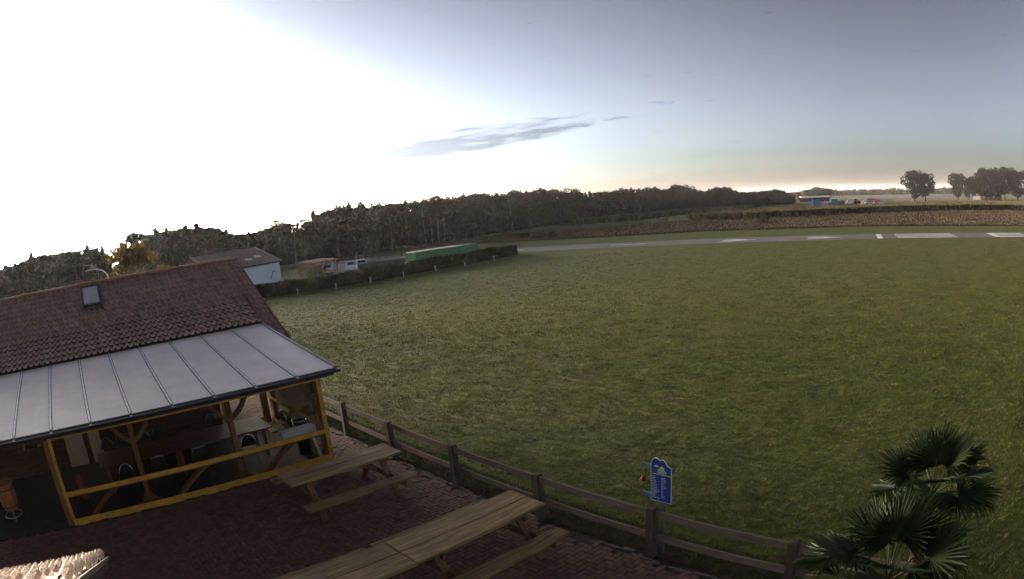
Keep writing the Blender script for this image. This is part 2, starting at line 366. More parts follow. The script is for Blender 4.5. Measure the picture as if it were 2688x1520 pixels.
# ------------------------------------------------------------------ post-and-rail fence
M_post = wood('fence_post_wood', (.060,.042,.034), 'z'); M_rail = wood('fence_rail_wood', (.135,.100,.072), 'y')
fence = thing('post_and_rail_fence', 'brown timber post and rail fence along the patio edge', 'fence', (7.94, -3.28, 0))
FY = [1.36+2.34*k for k in range(3, -7, -1)]
postm = MB(); postm.bbox(-.065, .065, -.065, .065, -.05, .90, .012); PM = postm.mesh('post', M_post)
for y in FY: ob('post', PM, fence, (random.gauss(0,.008), y+3.28, terr(7.94, y)), (random.gauss(0,.008), random.gauss(0,.012), random.gauss(0,.04)))
for a, b in zip(FY[:-1], FY[1:]):
    for z0, z1 in ((.755, .865), (.36, .465)):
        sag = random.uniform(.0, .012); g = MB(); nseg = 4; ys_ = np.linspace(a-.055, b+.055, nseg+1)
        for k in range(nseg):
            d0 = sag*math.sin(math.pi*k/nseg); d1 = sag*math.sin(math.pi*(k+1)/nseg); xa, xb = .035, .075
            q = [(xa, ys_[k], z0-d0), (xb, ys_[k], z0-d0), (xb, ys_[k], z1-d0), (xa, ys_[k], z1-d0), (xa, ys_[k+1], z0-d1), (xb, ys_[k+1], z0-d1), (xb, ys_[k+1], z1-d1), (xa, ys_[k+1], z1-d1)]
            q = [(x-.055, yy+3.28, z+terr(7.94, yy)) for x, yy, z in q]
            fs = [(0,4,5,1),(1,5,6,2),(2,6,7,3),(3,7,4,0)] + ([(0,1,2,3)] if k == 0 else []) + ([(7,6,5,4)] if k == nseg-1 else [])
            g.add(q, fs)
        g.build('rail', M_rail, fence)

# ------------------------------------------------------------------ picnic tables
M_top = wood('picnic_top_wood', (.215,.132,.052), 'x', var=.6, objrand=.15, bump=.5); M_leg = wood('picnic_leg_wood', (.135,.070,.036), 'z')
def picnic(label, s0, s1, d0, d1):
    L, cy = s1-s0, (d0+d1)/2; wd_ = d1-d0
    t = thing('picnic_table', label, 'picnic table', ((s0+s1)/2, cy, PZ), 0, 'timber picnic tables on the patio')
    hw = wd_/2
    for k in (-1, 1):
        y0, y1 = (.006, hw) if k > 0 else (-hw, -.006)
        MB().bbox(-L/2, L/2+random.uniform(-.03,.03), y0, y1, .705, .75, .008).build('top_plank', M_top, t)
        MB().bbox(-L/2+.02, L/2-.08, k*.85-.15, k*.85+.15, .41, .455, .008).build('bench_plank', M_top, t)
    for sx in (-1, 1):
        x = sx*(L/2-.42)
        for k in (-1, 1):
            MB().bar((x, k*.70, 0.0), (x, k*.20, .70), .045, .125, (1,0,0)).build('leg', M_leg, t)
        MB().box(x+.0225, x+.0675, -.98, .98, .29, .41).build('bench_bearer', M_leg, t)
        MB().box(x+.0225, x+.0675, -hw+.03, hw-.03, .585, .705).build('top_bearer', M_leg, t)
        MB().bar((x-sx*.02, 0, .37), (x-sx*.52, 0, .70), .09, .045, (0,1,0)).build('brace', M_leg, t)
    return t
picnic('weathered picnic table beside the yellow framed terrace curtain', 4.76, 7.25, -2.56, -1.84)
picnic('large picnic table in front whose end reaches the fence', 4.985, 7.37, -6.39, -5.57)
picnic('picnic table cut off by the lower picture edge, butted against a longer one', 2.50, 4.962, -6.41, -5.59)

# ------------------------------------------------------------------ clubhouse
M_tile = mat('clay_tile', (.34,.20,.165), .42, .25, 3, .15, 40, objrand=0.2, spec=.5, detail=6)
M_ridge = mat('ridge_clay', (.20,.085,.05), .6, .2, 5, .1, 30, objrand=.15)
M_wall = wood('log_siding', (.060,.030,.016), 'x', var=.4)
M_timber = wood('larch_timber', (.170,.078,.034), 'z'); M_timberx = wood('larch_beam', (.150,.070,.032), 'x')
M_gut = mat('gutter_anthracite', (.022,.022,.030), .35, .2, 4, spec=.5)
M_alu = mat('aluminium_strip', (.72,.71,.71), .45, .06, 3, metal=.2)
M_seal = mat('rubber_seal', (.03,.03,.035), .7)
M_yel = mat('yellow_tarpaulin', (.40,.205,.014), .5, .3, 5, .35, 12, spec=.4, detail=6)
M_dark = mat('dark_plastic', (.018,.017,.018), .5)
M_chrome = mat('chrome_tube', (.55,.55,.56), .2, .05, metal=1.0)
def clear_mat(nm, tint, gl=.06):
    m = bpy.data.materials.new(nm); m.use_nodes = True; n, l = m.node_tree.nodes, m.node_tree.links
    n.remove(n['Principled BSDF']); o = n['Material Output']
    tr = n.new('ShaderNodeBsdfTransparent'); tr.inputs[0].default_value = (*tint, 1)
    g = n.new('ShaderNodeBsdfGlossy'); g.inputs['Roughness'].default_value = .12
    fr = n.new('ShaderNodeFresnel'); fr.inputs[0].default_value = 1.12
    nt = n.new('ShaderNodeTexNoise'); nt.inputs['Scale'].default_value = 2.2; bn = n.new('ShaderNodeBump'); bn.inputs['Strength'].default_value = .35; bn.inputs['Distance'].default_value = .05
    l.new(nt.outputs['Fac'], bn.inputs['Height']); l.new(bn.outputs[0], g.inputs['Normal']); l.new(bn.outputs[0], fr.inputs['Normal'])
    mx = n.new('ShaderNodeMixShader'); l.new(fr.outputs[0], mx.inputs[0]); l.new(tr.outputs[0], mx.inputs[1]); l.new(g.outputs[0], mx.inputs[2]); l.new(mx.outputs[0], o.inputs['Surface'])
    return m
M_pvc = clear_mat('clear_pvc', (.80,.78,.74))
M_glass = mat('window_glass', (.02,.022,.025), .06, .1, spec=.8)
def poly_mat():
    m = mat('polycarbonate_opal', (.86,.75,.68), .45, .10, 1.2, 0, spec=.3, detail=7)
    n, l = m.node_tree.nodes, m.node_tree.links; p = n['Principled BSDF']
    tcn = n.new('ShaderNodeTexCoord'); mpn = n.new('ShaderNodeMapping'); mpn.inputs['Scale'].default_value = (1, .25, 1); l.new(tcn.outputs['Object'], mpn.inputs[0])
    a = n.new('ShaderNodeTexNoise'); a.inputs['Scale'].default_value = 55; a.inputs['Detail'].default_value = 3; l.new(mpn.outputs[0], a.inputs['Vector'])
    b = n.new('ShaderNodeTexNoise'); b.inputs['Scale'].default_value = 2.0; b.inputs['Detail'].default_value = 4; l.new(tcn.outputs['Object'], b.inputs['Vector'])
    bn = n.new('ShaderNodeBump'); bn.inputs['Strength'].default_value = .28; bn.inputs['Distance'].default_value = .006; l.new(a.outputs['Fac'], bn.inputs['Height']); l.new(bn.outputs[0], p.inputs['Normal'])
    mr = n.new('ShaderNodeMapRange'); mr.inputs['To Min'].default_value = .32; mr.inputs['To Max'].default_value = .6; l.new(b.outputs['Fac'], mr.inputs['Value']); l.new(mr.outputs[0], p.inputs['Roughness'])
    return m
M_poly = poly_mat()

def tile_mesh(nm, m, wd_=.2, ln=.37, roll=.056, lift=.058):
    xs_ = [0, .012, .03, .048, .066, .082, .115, .15, .18, .203]; xs_ = [x*wd_/.2 for x in xs_]
    zs_ = [.006, roll*.62, roll, roll*.9, roll*.38, .0, -.012, -.013, -.006, .010]
    vs, fs = [], []; k = len(xs_)
    for x, z in zip(xs_, zs_): vs.append((x, 0 if 2 <= xs_.index(x) <= 4 else .004, z+lift))
    for x, z in zip(xs_, zs_): vs.append((x, ln, z))
    for x, z in zip(xs_, zs_): vs.append((x, .006, z+lift-.018))
    for i in range(k-1): fs += [(i, i+1, k+i+1, k+i), (i+1, i, 2*k+i, 2*k+i+1)]
    me = MB().add(vs, fs).mesh(nm, m, False); return me
TILE = tile_mesh('tile', M_tile)
def tile_mats(p, up, right):
    up, right = Vector(up).normalized(), Vector(right).normalized(); nn = right.cross(up)
    return Matrix(((right.x, up.x, nn.x, p[0]), (right.y, up.y, nn.y, p[1]), (right.z, up.z, nn.z, p[2]), (0,0,0,1)))
def lay_tiles(rows, TM, roof, nmax, name='tile'):
    """rows: list of (matrix); the nearest in view are objects, the rest one part"""
    lst = []
    for mt in rows:
        c = mt @ Vector((.1, .15, .03)); px, py = in_frame(c); lst.append((-30 < px < 2718 and py < 1540, (c-CAM).length, mt))
    lst.sort(key=lambda q: (not q[0], q[1])); rest = MB()
    for i, (vis_, _, mt) in enumerate(lst):
        jit = Matrix.Translation((random.gauss(0,.0025), random.gauss(0,.004), random.gauss(0,.0015))) @ Matrix.Rotation(random.gauss(0,.010), 4, 'Z') @ Matrix.Rotation(random.gauss(0,.008), 4, 'X')
        if vis_ and i < nmax:
            o = ob(name, TM, roof); o.matrix_local = mt @ jit
        else:
            mm = mt @ jit; rest.add([mm @ v.co for v in TM.vertices], [tuple(p.vertices) for p in TM.polygons])
    if rest.v:
        m2 = TM.materials[0].copy()
        for nd in list(m2.node_tree.nodes):
            if nd.type == 'OBJECT_INFO':
                gi = m2.node_tree.nodes.new('ShaderNodeNewGeometry')
                for lk in list(nd.outputs['Random'].links): m2.node_tree.links.new(gi.outputs['Random Per Island'], lk.to_socket)
        rest.build('tile_field', m2, roof, False, kind='stuff')

club = thing('clubhouse', 'timber clubhouse with red pantile roof and pale ribbed terrace canopy', 'building')
RD, RZ = 8.60, 4.62; KD, KZ = 6.18, 3.37; SD_, SZ = 4.63, 2.845; ED, EZ = 4.10, 2.30; SV, SR, S0 = 7.80, 7.20, -5.0
# roof decks (under the tiles)
rf = MB()
def deck(a, b, s0, s1, off=.03, th=.05):
    n = Vector((0, -(b[1]-a[1]), b[0]-a[0])).normalized()
    q = [Vector((s, p[0], p[1]))-n*o for o in (off, off+th) for s, p in ((s0, a), (s1, a), (s1, b), (s0, b))]
    rf.add(q, [(0,1,2,3),(7,6,5,4),(0,4,5,1),(1,5,6,2),(2,6,7,3),(3,7,4,0)])
deck((KD, KZ), (RD, RZ), S0, SV); deck((SD_, SZ), (KD-.01, KZ-.01), S0, SR-.02); deck((ED, EZ), (KD-.012, KZ-.012), SR+.012, SV)
deck((2*RD-ED, EZ), (RD, RZ), S0, SV, -.03)
roof = rf.build('roof', mat('roof_underlay', (.06,.035,.028), .9), club)
rows = []
main_up = Vector((0, RD-KD, RZ-KZ)); Lm = main_up.length; g1 = Lm/9; upm = main_up/Lm
sh_up = Vector((0, KD-SD_, KZ-SZ)); Ls = sh_up.length; g2 = Ls/5; ups = sh_up/Ls
ncol = int((SV-S0)/.2)
for c in range(ncol):
    s = SV-.2*(c+1)
    for r_ in range(9): rows.append(tile_mats(Vector((s, KD, KZ))+upm*g1*r_, upm, (1,0,0)))
    if s < SR-.15:
        for r_ in range(5): rows.append(tile_mats(Vector((s-.0, SD_, SZ))+ups*g2*r_, ups, (1,0,0)))
    else:
        for r_ in range(8): rows.append(tile_mats(Vector((s, KD, KZ))-upm*g1*(r_+1), upm, (1,0,0)))
lay_tiles(rows, TILE, roof, 300)
# ridge caps, each lapping the next
cap = MB(); nn = 8; prof = [(.125*math.cos(math.pi*k/nn), .105*math.sin(math.pi*k/nn)) for k in range(nn+1)]
for x0, x1, e in ((0, .30, 1.0), (.26, .335, 1.12)):
    vs = [(x, y*e, z*e) for x in (x0, x1) for y, z in prof]; k = nn+1
    cap.add(vs, [(i, i+1, k+i+1, k+i) for i in range(nn)] + [tuple(range(k)), tuple(range(2*k-1, k-1, -1))])
CAPM = cap.mesh('ridge_cap', M_ridge, False)
x = SV-.30
while x > -3.2: ob('ridge_cap', CAPM, roof, (x, RD, RZ+.015), (random.gauss(0,.02), random.gauss(0,.006), random.gauss(0,.008))); x -= .30
# verge tiles edge board and the red valley flashing
MB().bar((SV+.03, RD, RZ-.02), (SV+.03, ED-.02, EZ-.02), .05, .16, (0,0,1)).build('verge_board', M_ridge, roof)
fl = MB(); zz = lambda d: RZ-(RD-d)*(RZ-KZ)/(RD-KD)
fl.add([(SR-.01, KD, KZ+.03), (SR-.01, SD_-.04, SZ+.045), (SR-.01, SD_-.04, zz(SD_)-.02), (SR+.01, KD, KZ+.035), (SR+.01, SD_-.04, SZ+.05), (SR+.01, SD_-.04, zz(SD_)-.02)], [(0,1,2),(5,4,3),(0,3,4,1),(1,4,5,2),(2,5,3,0)])
fl.add([(SR+.012, KD+.35, zz(KD+.35)+.060), (SR+.16, KD+.30, zz(KD+.3)+.062), (SR+.14, SD_-.3, zz(SD_-.3)+.062), (SR+.012, SD_-.3, zz(SD_-.3)+.060)], [(0,3,2,1)])
fl.build('flashing', mat('painted_flashing', (.20,.055,.035), .6, .3, 5), roof)
# roof window
RWp = lambda s, t: Vector((s, KD, KZ))+upm*t
wv = ob('roof_window', None, club)
wm = tile_mats(Vector((1.64, KD, KZ))+upm*1.22, upm, (1,0,0)); wv.matrix_local = wm
fr = MB()
for a in ((0, .70, 0, .10), (0, .70, 1.15, 1.24), (0, .06, .10, 1.15), (.64, .70, .10, 1.15)): fr.box(*a, .0, .15)
fr.build('frame', M_gut, wv); MB().box(.061, .639, .101, 1.149, .09, .135).build('pane', mat('roof_window_glass', (.40,.43,.45), .12, .1, spec=.8), wv)
MB().box(-.05, .75, -.16, -.001, .02, .095).build('apron', mat('lead_apron', (.06,.055,.06), .5), wv)
# walls of horizontal boards
for k in range(18): MB().bbox(-5, 5.3, 4.25, 4.33, -.04+k*.142, -.04+k*.142+.139, .01).build('siding_board', M_wall, club)
MB().box(5.2, 5.3, 4.335, 13.0, 0, 2.75).build('side_wall', M_wall, club)
wd = MB()
for a in ((3.7, 5.15, .92, .99), (3.7, 5.15, 1.83, 1.90), (3.7, 3.77, .99, 1.83), (5.08, 5.15, .99, 1.83), (4.40, 4.45, .99, 1.83)): wd.box(a[0], a[1], 4.17, 4.249, a[2], a[3])
win = wd.build('window', mat('white_frame', (.30,.28,.26), .5), club); MB().box(3.771, 5.079, 4.20, 4.24, .991, 1.829).build('pane', M_glass, win)
# pale double door lit by the wall lamp
M_door = wood('pale_door_wood', (.42,.36,.26), 'z', var=.15)
dr = MB(); 
for k in range(5): dr.box(.12+k*.125, .24+k*.125, 4.18, 4.249, .04, 2.03)
dr.build('door', M_door, club)
dr = MB()
for k in range(3): dr.box(.93+k*.125, 1.05+k*.125, 4.18, 4.249, .04, 2.03)
dr.build('door', M_door, club)
# terrace canopy
can = ob('canopy', None, club); CA, CB = Vector((0, -.20, 2.205)), Vector((0, 4.75, 2.815)); cu = (CB-CA); CL = cu.length; cuu = cu/CL; ctilt = math.atan2(cu.z, cu.y)
for j in range(-5, 8):
    s = -.807+j; e = SR-.01 if j == 7 else s+.985
    o = MB().box(s+.015-(0), e, 0, CL, -.016, 0).build('panel', M_poly, can, loc=CA, rot=(ctilt, 0, 0))
def strip(s):
    st = MB().box(-.024, .024, 0, CL-.05, .0075, .016).build('strip', M_alu, can, loc=CA+Vector((s,0,0)), rot=(ctilt, 0, 0))
    MB().box(-.042, .042, .001, CL-.051, .001, .0073).build('seal', M_seal, st)
    sm = MB()
    for k in range(16): sm.lathe([(.009, .0162), (.009, .021), (.004, .023)], (0, .08+k*.318, 0), 6)
    sm.build('screws', M_seal, st, kind='stuff'); return st
for j in range(-4, 8): strip(-.807+j)
MB().box(-.03, .035, -.02, CL+.02, -.05, .022).build('edge_profile', mat('edge_profile_grey', (.10,.10,.11), .4, metal=.3), can, loc=CA+Vector((SR+.01,0,0)), rot=(ctilt, 0, 0))
gu = MB(); nn = 10
pr = [(-.30+.075*math.cos(math.pi+math.pi*k/nn), 2.17+.075*math.sin(math.pi+math.pi*k/nn)) for k in range(nn+1)]
pr2 = [(-.30+.068*math.cos(math.pi+math.pi*k/nn), 2.17+.068*math.sin(math.pi+math.pi*k/nn)) for k in range(nn, -1, -1)]
gu.prism(pr+pr2, lambda p: (-5, p[0], p[1]), lambda p: (SR+.06, p[0], p[1])); gut = gu.build('gutter', M_gut, can)
for j in range(-4, 9): MB().box(-.807+j-.03, -.807+j+.03, -.385, -.215, 2.171, 2.183).build('gutter_bracket', mat('bracket_grey', (.08,.08,.10), .4) if j == -4 else bpy.data.materials['bracket_grey'], gut)
MB().box(-5, SR-.05, -.19, -.13, 2.03, 2.175).build('fascia', M_dark, can)
for j in range(-4, 8): MB().bar((-.807+j, -.12, 2.13), (-.807+j, 4.6, 2.715), .06, .11).build('rafter', M_timberx, can)
# timber frame of the terrace
MB().box(-5, 6.86, .045, .155, 1.96, 2.07).build('front_beam', M_timberx, club)
for s in (-.075, 6.74): MB().box(s-.06, s+.06, .05, .17, .03, 1.958).build('post', M_timber, club)
for s in (2.12, 4.57): MB().box(s-.06, s+.06, .20, .32, .03, 2.2).build('post', M_timber, club)
MB().box(6.74-.06, 6.74+.06, 4.1, 4.22, .03, 2.6).build('post', M_timber, club)
def curve_brace(a, b, sag, z=None, nm='brace', y=.24, w_=.13):
    pts = []; a, b = Vector(a), Vector(b)
    m_ = MB()
    for k in range(7):
        t = k/6; p = a.lerp(b, t); nrm = Vector((-(b-a).y, (b-a).x)).normalized(); pts.append(p+nrm*sag*math.sin(math.pi*t))
    for p, q in zip(pts[:-1], pts[1:]): m_.bar((p.x, y, p.y), (q.x, y, q.y), .09, w_, (0,1,0))
    m_.build(nm, M_timberx, club)
for s in (2.12, 4.57):
    curve_brace((s+.05, 1.52), (s+.47, 1.97), -.06); curve_brace((s-.05, 1.52), (s-.47, 1.97), .06)
    curve_brace((s+.05, .30), (s+.34, .05), -.05); curve_brace((s-.05, .30), (s-.30, .05), .05)
curve_brace((6.74, 1.55), (6.40, 1.97), .06, y=.11)
for a, b in (((.55, .05), (1.50, .70)), ((2.85, .05), (3.85, .70)), ((5.15, .05), (6.05, .70))): curve_brace(a, b, .05, y=.18, w_=.15)
MB().box(.05, 6.67, .02, .045, .66, .72).build('rail', M_timberx, club); MB().bbox(.05, 6.67, .05, .19, .72, .752, .005).build('ledge', wood('ledge_wood', (.16,.10,.07), 'x'), club)
ob('terrace_floor', MB().box(-5, 6.66, .03, 4.24, -.05, .02).mesh('terrace_floor', mat('terrace_slab', (.032,.026,.024), .8, .25, 3)), kind='structure')

# weather curtains: yellow tarpaulin borders with clear panes
def curtain(label, p0, p1, ztop, mid, flip=1):
    """p0,p1: (x,y) ends; local x along the curtain, z up"""
    a, b = Vector((*p0, 0)), Vector((*p1, 0)); L = (b-a).length; rz = math.atan2(b.y-a.y, b.x-a.x)
    t = thing('terrace_curtain', label, 'curtain', (p0[0], p0[1], PZ), rz, 'yellow framed weather curtains round the terrace')
    def band(nm, x0, x1, z0, z1, amp, freq, ragged=0.0):
        nx = max(2, int((x1-x0)/.06)); nz = max(1, int((z1-z0)/.05)); vs = []; ph = random.uniform(0, 6)
        for iz in range(nz+1):
            for ix in range(nx+1):
                x = x0+(x1-x0)*ix/nx; z = z0+(z1-z0)*iz/nz; tz = 1-(iz/nz)
                y = -.012-abs(amp*(math.sin(x*freq+ph)+.6*math.sin(x*freq*2.7+1+ph)))*(.4+.6*tz)
                if ragged and iz == 0: z += ragged*(math.sin(x*freq*.6+ph)+.7*math.sin(x*freq*1.9))
                vs.append((x, y, z))
        k = nx+1; fs = [(iz*k+ix, iz*k+ix+1, (iz+1)*k+ix+1, (iz+1)*k+ix) for iz in range(nz) for ix in range(nx)]
        n0 = len(vs); vs += [(x, y+.006, z) for x, y, z in vs]; fs += [tuple(n0+i for i in reversed(f)) for f in fs]
        return MB().add(vs, fs).build(nm, M_yel, t, True)
    band('hem', 0.02, L-.02, .005, .15, .020, 9.0, .012); band('top_border', 0, L, ztop-.10, ztop-.015, .004, 6)
    band('side_border', 0, .09, .12, ztop-.10, .003, 20); band('side_border', L-.10, L, .12, ztop-.10, .003, 20)
    band('middle_border', .09, L-.10, mid-.05, mid+.05, .005, 5)
    ey = MB()
    for k in range(9):
        for x in (.045, L-.05): ey.lathe([(.012, 0), (.012, .006)], (0,0,0), 8); ey.v[-16:] = [(x+q[0], -.022-q[2], .2+k*(ztop-.35)/8+q[1]) for q in ey.v[-16:]]
    ey.build('eyelets', M_dark, t, kind='stuff')
    for z0, z1 in ((.15, mid-.05), (mid+.05, ztop-.10)):
        nx = int(L/.25)+2; vs = []; ph = random.uniform(0, 6)
        for iz in range(5):
            for ix in range(nx+1):
                x = .09+(L-.19)*ix/nx; z = z0+(z1-z0)*iz/4; vs.append((x, -.006+.008*math.sin(x*2.1+ph)*math.sin(math.pi*iz/4), z))
        k = nx+1; MB().add(vs, [(iz*k+ix, iz*k+ix+1, (iz+1)*k+ix+1, (iz+1)*k+ix) for iz in range(4) for ix in range(nx)]).build('pane', M_pvc, t, True)
    return t
curtain('long yellow framed clear curtain along the terrace front, facing the picnic tables', (0, 0), (6.855, 0), 2.02, .715)
curtain('yellow framed clear curtain closing the terrace end beside the fence', (6.86, .02), (6.86, 4.2), 2.02, .75)
curtain('short yellow framed clear curtain at the back of the terrace, behind the long table', (6.70, 4.23), (5.34, 4.23), 2.45, .95)

# ------------------------------------------------------------------ things on the terrace
M_tab = wood('terrace_table_wood', (.095,.040,.028), 'x', rough=.45); M_tab2 = wood('slat_table_wood', (.11,.060,.04), 'x', rough=.45)
def long_table(label, s0, s1, d0, d1, m, npl):
    t = thing('terrace_table', label, 'table', ((s0+s1)/2, (d0+d1)/2, .02), 0, 'long tables on the terrace'); L = s1-s0; w_ = (d1-d0)/npl
    for k in range(npl): MB().bbox(-L/2, L/2, (d0-d1)/2+k*w_+.004, (d0-d1)/2+(k+1)*w_-.004, .70, .74, .004).build('top_plank', m, t)
    for sx in (-1, 1):
        for sy in (-1, 1): MB().box(sx*(L/2-.2)-.04, sx*(L/2-.2)+.04, sy*(d1-d0)*.35-.04, sy*(d1-d0)*.35+.04, 0, .70).build('leg', M_timber, t)
    return t
long_table('dark red long table under the canopy behind the curtain', 1.10, 3.56, 1.32, 2.5, M_tab, 4)
long_table('slatted long table catching the light near the terrace end', 3.60, 5.90, 1.35, 2.55, M_tab2, 7)
def chair(label, x, y, rz, round_back=True):
    t = thing('terrace_chair', label, 'chair', (x, y, .02), rz, 'tube frame chairs round the terrace tables')
    MB().bbox(-.22, .22, -.22, .20, .43, .47, .02).build('seat', M_dark, t)
    bk = MB(); n = 10; hw = .20; pts = []
    for k in range(n+1):
        a = math.pi*k/n; pts.append((-hw*math.cos(a), .24, .62+.27*(math.sin(a) if round_back else min(1, 1.7*math.sin(a)))))
    poly = [(p[0], p[2]) for p in pts]
    bk.prism(poly, lambda p: (p[0]*.96, .225, p[1]), lambda p: (p[0]*.96, .25, p[1])); bk.build('backrest', M_dark, t)
    MB().tube([(-hw, .24, .44)]+pts+[(hw, .24, .44)], .013, 6).build('back_frame', M_chrome, t)
    for sx in (-1, 1):
        for sy in (-1, 1): MB().tube([(sx*.19, sy*.18, .44), (sx*.22, sy*.23, 0)], .012, 6).build('leg', M_chrome, t)
    return t
for i, (x, y, rz, rb, lb) in enumerate([
    (1.45, 2.95, 0, True, 'chair behind the dark red table, nearest its far end'), (1.98, 2.95, .05, False, 'second chair behind the dark red table'),
    (2.58, 2.98, -.05, True, 'third chair behind the dark red table, tall hoop back'), (3.12, 2.95, .1, False, 'fourth chair behind the dark red table, square hoop'),
    (1.75, .95, math.pi, True, 'chair in front of the dark red table, half hidden by a post'), (2.62, .92, math.pi, False, 'chair in front of the dark red table, right of the post'),
    (3.70, .90, math.pi+.1, False, 'chair pushed to the gap between both terrace tables'),
    (5.05, .95, math.pi-.15, True, 'dark chair in front of the slatted table'), (4.75, 3.0, .1, True, 'dark chair behind the slatted table'), (6.22, 1.95, -math.pi/2, True, 'dark chair at the end of the slatted table')]):
    chair(lb, x, y, rz, rb)
bn_ = thing('rubbish_bin', 'dark round rubbish bin with open rim beside the terrace curtain', 'bin', (6.52, .95, .02))
MB().lathe([(.17, 0), (.19, .84), (.165, .84), (.15, .1)], n=20).build('body', mat('bin_steel', (.05,.045,.045), .4, metal=.5), bn_, True); MB().ring((0,0,.85), .188, .014).build('rim', M_chrome, bn_, True)
bx = thing('panel_stack', 'stack of pale grey boards lying on the terrace ledge', 'boards', (6.17, .26, .752))
M_gw = wood('whitewashed_board', (.46,.47,.47), 'x', var=.18)
for k in range(3): MB().bbox(-.43+random.uniform(-.01,.01), .43, -.11, .16, k*.05+.001, k*.05+.047, .004).build('board', M_gw, bx)
MB().bar((6.60, .10, .03), (6.50, .16, .62), .07, .02, (0,1,0)).build('leaning_board', M_gw, None, label='short white board leaning inside the curtain corner', cat='board')
# cask standing table with chrome foot ring
ck = thing('cask_table', 'orange wooden cask table with chrome foot ring under the canopy', 'cask', (-1.72, .95, .02))
M_cask = wood('cask_wood', (.26,.10,.035), 'z')
for k in range(16):
    a0, a1 = 2*math.pi*k/16, 2*math.pi*(k+1)/16-.012; pf = [(.21, .34), (.25, .48), (.27, .64), (.25, .80), (.21, .95)]
    vs = [(r_*math.cos(a), r_*math.sin(a), z) for r_, z in pf for a in (a0, a1)]; MB().add(vs, [(2*i, 2*i+1, 2*i+3, 2*i+2) for i in range(4)]).build('stave', M_cask, ck)
MB().lathe([(.205, .36), (.205, .93)]).build('core', M_cask, ck); MB().lathe([(.30, .95), (.30, .985)], n=24).build('table_top', M_cask, ck)
for z, r_ in ((.44, .245), (.84, .245)): MB().ring((0,0,z), r_, .012).build('hoop', M_dark, ck)
MB().lathe([(.04, 0), (.04, .36)]).build('stem', M_timber, ck); MB().ring((0,0,.20), .27, .014, 28).build('foot_ring', M_chrome, ck, True)
MB().lathe([(.18, 0), (.18, .02)]).build('base', M_dark, ck)
# wall lamp that lights the pale door, and a small shelf
wlamp = thing('wall_lamp', 'small lit lamp above the pale door inside the terrace', 'lamp', (.72, 4.16, 2.08))
MB().box(-.10, .10, -.04, .085, 0, .05).build('housing', M_dark, wlamp)
em = bpy.data.materials.new('lamp_glow'); em.use_nodes = True; em.node_tree.nodes['Principled BSDF'].inputs['Emission Color'].default_value = (1,.85,.6,1); em.node_tree.nodes['Principled BSDF'].inputs['Emission Strength'].default_value = 3
MB().box(-.08, .08, -.03, .07, -.012, -.001).build('diffuser', em, wlamp)
al = bpy.data.lights.new('lamp_light', 'AREA'); al.energy = 9; al.size = .14; al.color = (1,.82,.58); lo_ = bpy.data.objects.new('lamp_light', al); C.objects.link(lo_); lo_.parent = wlamp; lo_.location = (0, -.05, -.03); lo_.rotation_euler = (R(14), 0, 0)
shf = thing('wall_shelf', 'small yellow wooden shelf hanging left of the terrace curtain', 'shelf', (-.72, 2.0, 1.33)); M_sh = wood('shelf_pine', (.42,.22,.06), 'z')
MB().box(-.28, -.24, 0, .16, 0, .22).build('side_panel', M_sh, shf); MB().box(.16, .26, 0, .16, .03, .07).build('side_panel', M_sh, shf); MB().box(-.239, .159, .0, .16, .0, .025).build('shelf_board', M_wall, shf); MB().bar((-.02, .1, .02), (-.02, .1, .95), .02, .02).build('hanger', M_dark, shf)
fx = thing('red_canister', 'reddish canister standing on the terrace floor inside the curtain', 'canister', (.42, 1.6, .02))
MB().lathe([(.11, 0), (.12, .05), (.12, .50), (.08, .58), (.03, .60)], n=14).build('body', mat('canister_red', (.18,.045,.03), .5), fx, True); MB().tube([(0,0,.6),(0,.05,.68),(0,.12,.66)], .015, 6).build('handle', M_dark, fx)

# ------------------------------------------------------------------ blue price board
M_blue = mat('sign_blue', (.012,.045,.24), .35, .12, 3, spec=.5); M_lblue = mat('bracket_light_blue', (.05,.13,.20), .4, .15, 5, spec=.5); M_white = mat('print_white', (.72,.72,.70), .5, .05); M_yelp = mat('print_yellow', (.62,.48,.05), .5, .1); M_teal = mat('print_teal', (.25,.58,.48), .5, .1)
sg = thing('price_board', 'blue price board with white border on a thin blue post', 'sign', (8.10, -8.06, 0))
# board outline in (d, z); larger d is on the viewer's left
H0, H1 = .93, 1.545
def arc(cx, cz, r_, a0, a1, n=8): return [(cx+r_*math.cos(R(a0+(a1-a0)*k/n)), cz+r_*math.sin(R(a0+(a1-a0)*k/n))) for k in range(n+1)]
def outline(e=0.0):
    p = [(.18-e, H0+e), (.18-e, H1-.02)] + [(.165-e, H1+.025-e*.4)] + arc(.085, H1+.012, .075-e, 35, 150, 8) + arc(-.025, H1+.0, .072-e, 55, 150, 8)[0:6] + [(-.12+e, H1-.015-e*.5), (-.18+e, H1-.04)] + [(-.18+e, H0+e)]
    return p
ol = outline(); MB().prism(ol, lambda p: (0, p[0], p[1]), lambda p: (.012, p[0], p[1])).build('border', M_white, sg)
il = outline(.008); MB().prism(il, lambda p: (-.003, p[0], p[1]), lambda p: (-.0005, p[0], p[1])).build('face', M_blue, sg)
tx = MB()
def mark(mb, d0, d1, z0, z1, x=-.0045): mb.box(x, x+.001, min(d0,d1), max(d0,d1), z0, z1)
random.seed(3)
for i in range(14):
    z = 1.335-i*.027; ln = [.055,.06,.055,.07,.06,.085,.075,.085,.11,.125,.085,.06,.05,.135][i]
    d = .155
    while d > .155-ln: w_ = min(random.uniform(.012, .03), d-.155+ln+.004); mark(tx, d, d-w_, z, z+.0065); d -= w_+.005
    if i < 13:
        ln = [.07,.075,.085,.06,.06,.09,.095,.03,.03,.03,.03,.055,.06][i]; d = -.005
        while d > -.005-ln: w_ = min(random.uniform(.012, .03), d+.005+ln+.004); mark(tx, d, d-w_, z-.006, z+.0005); d -= w_+.005
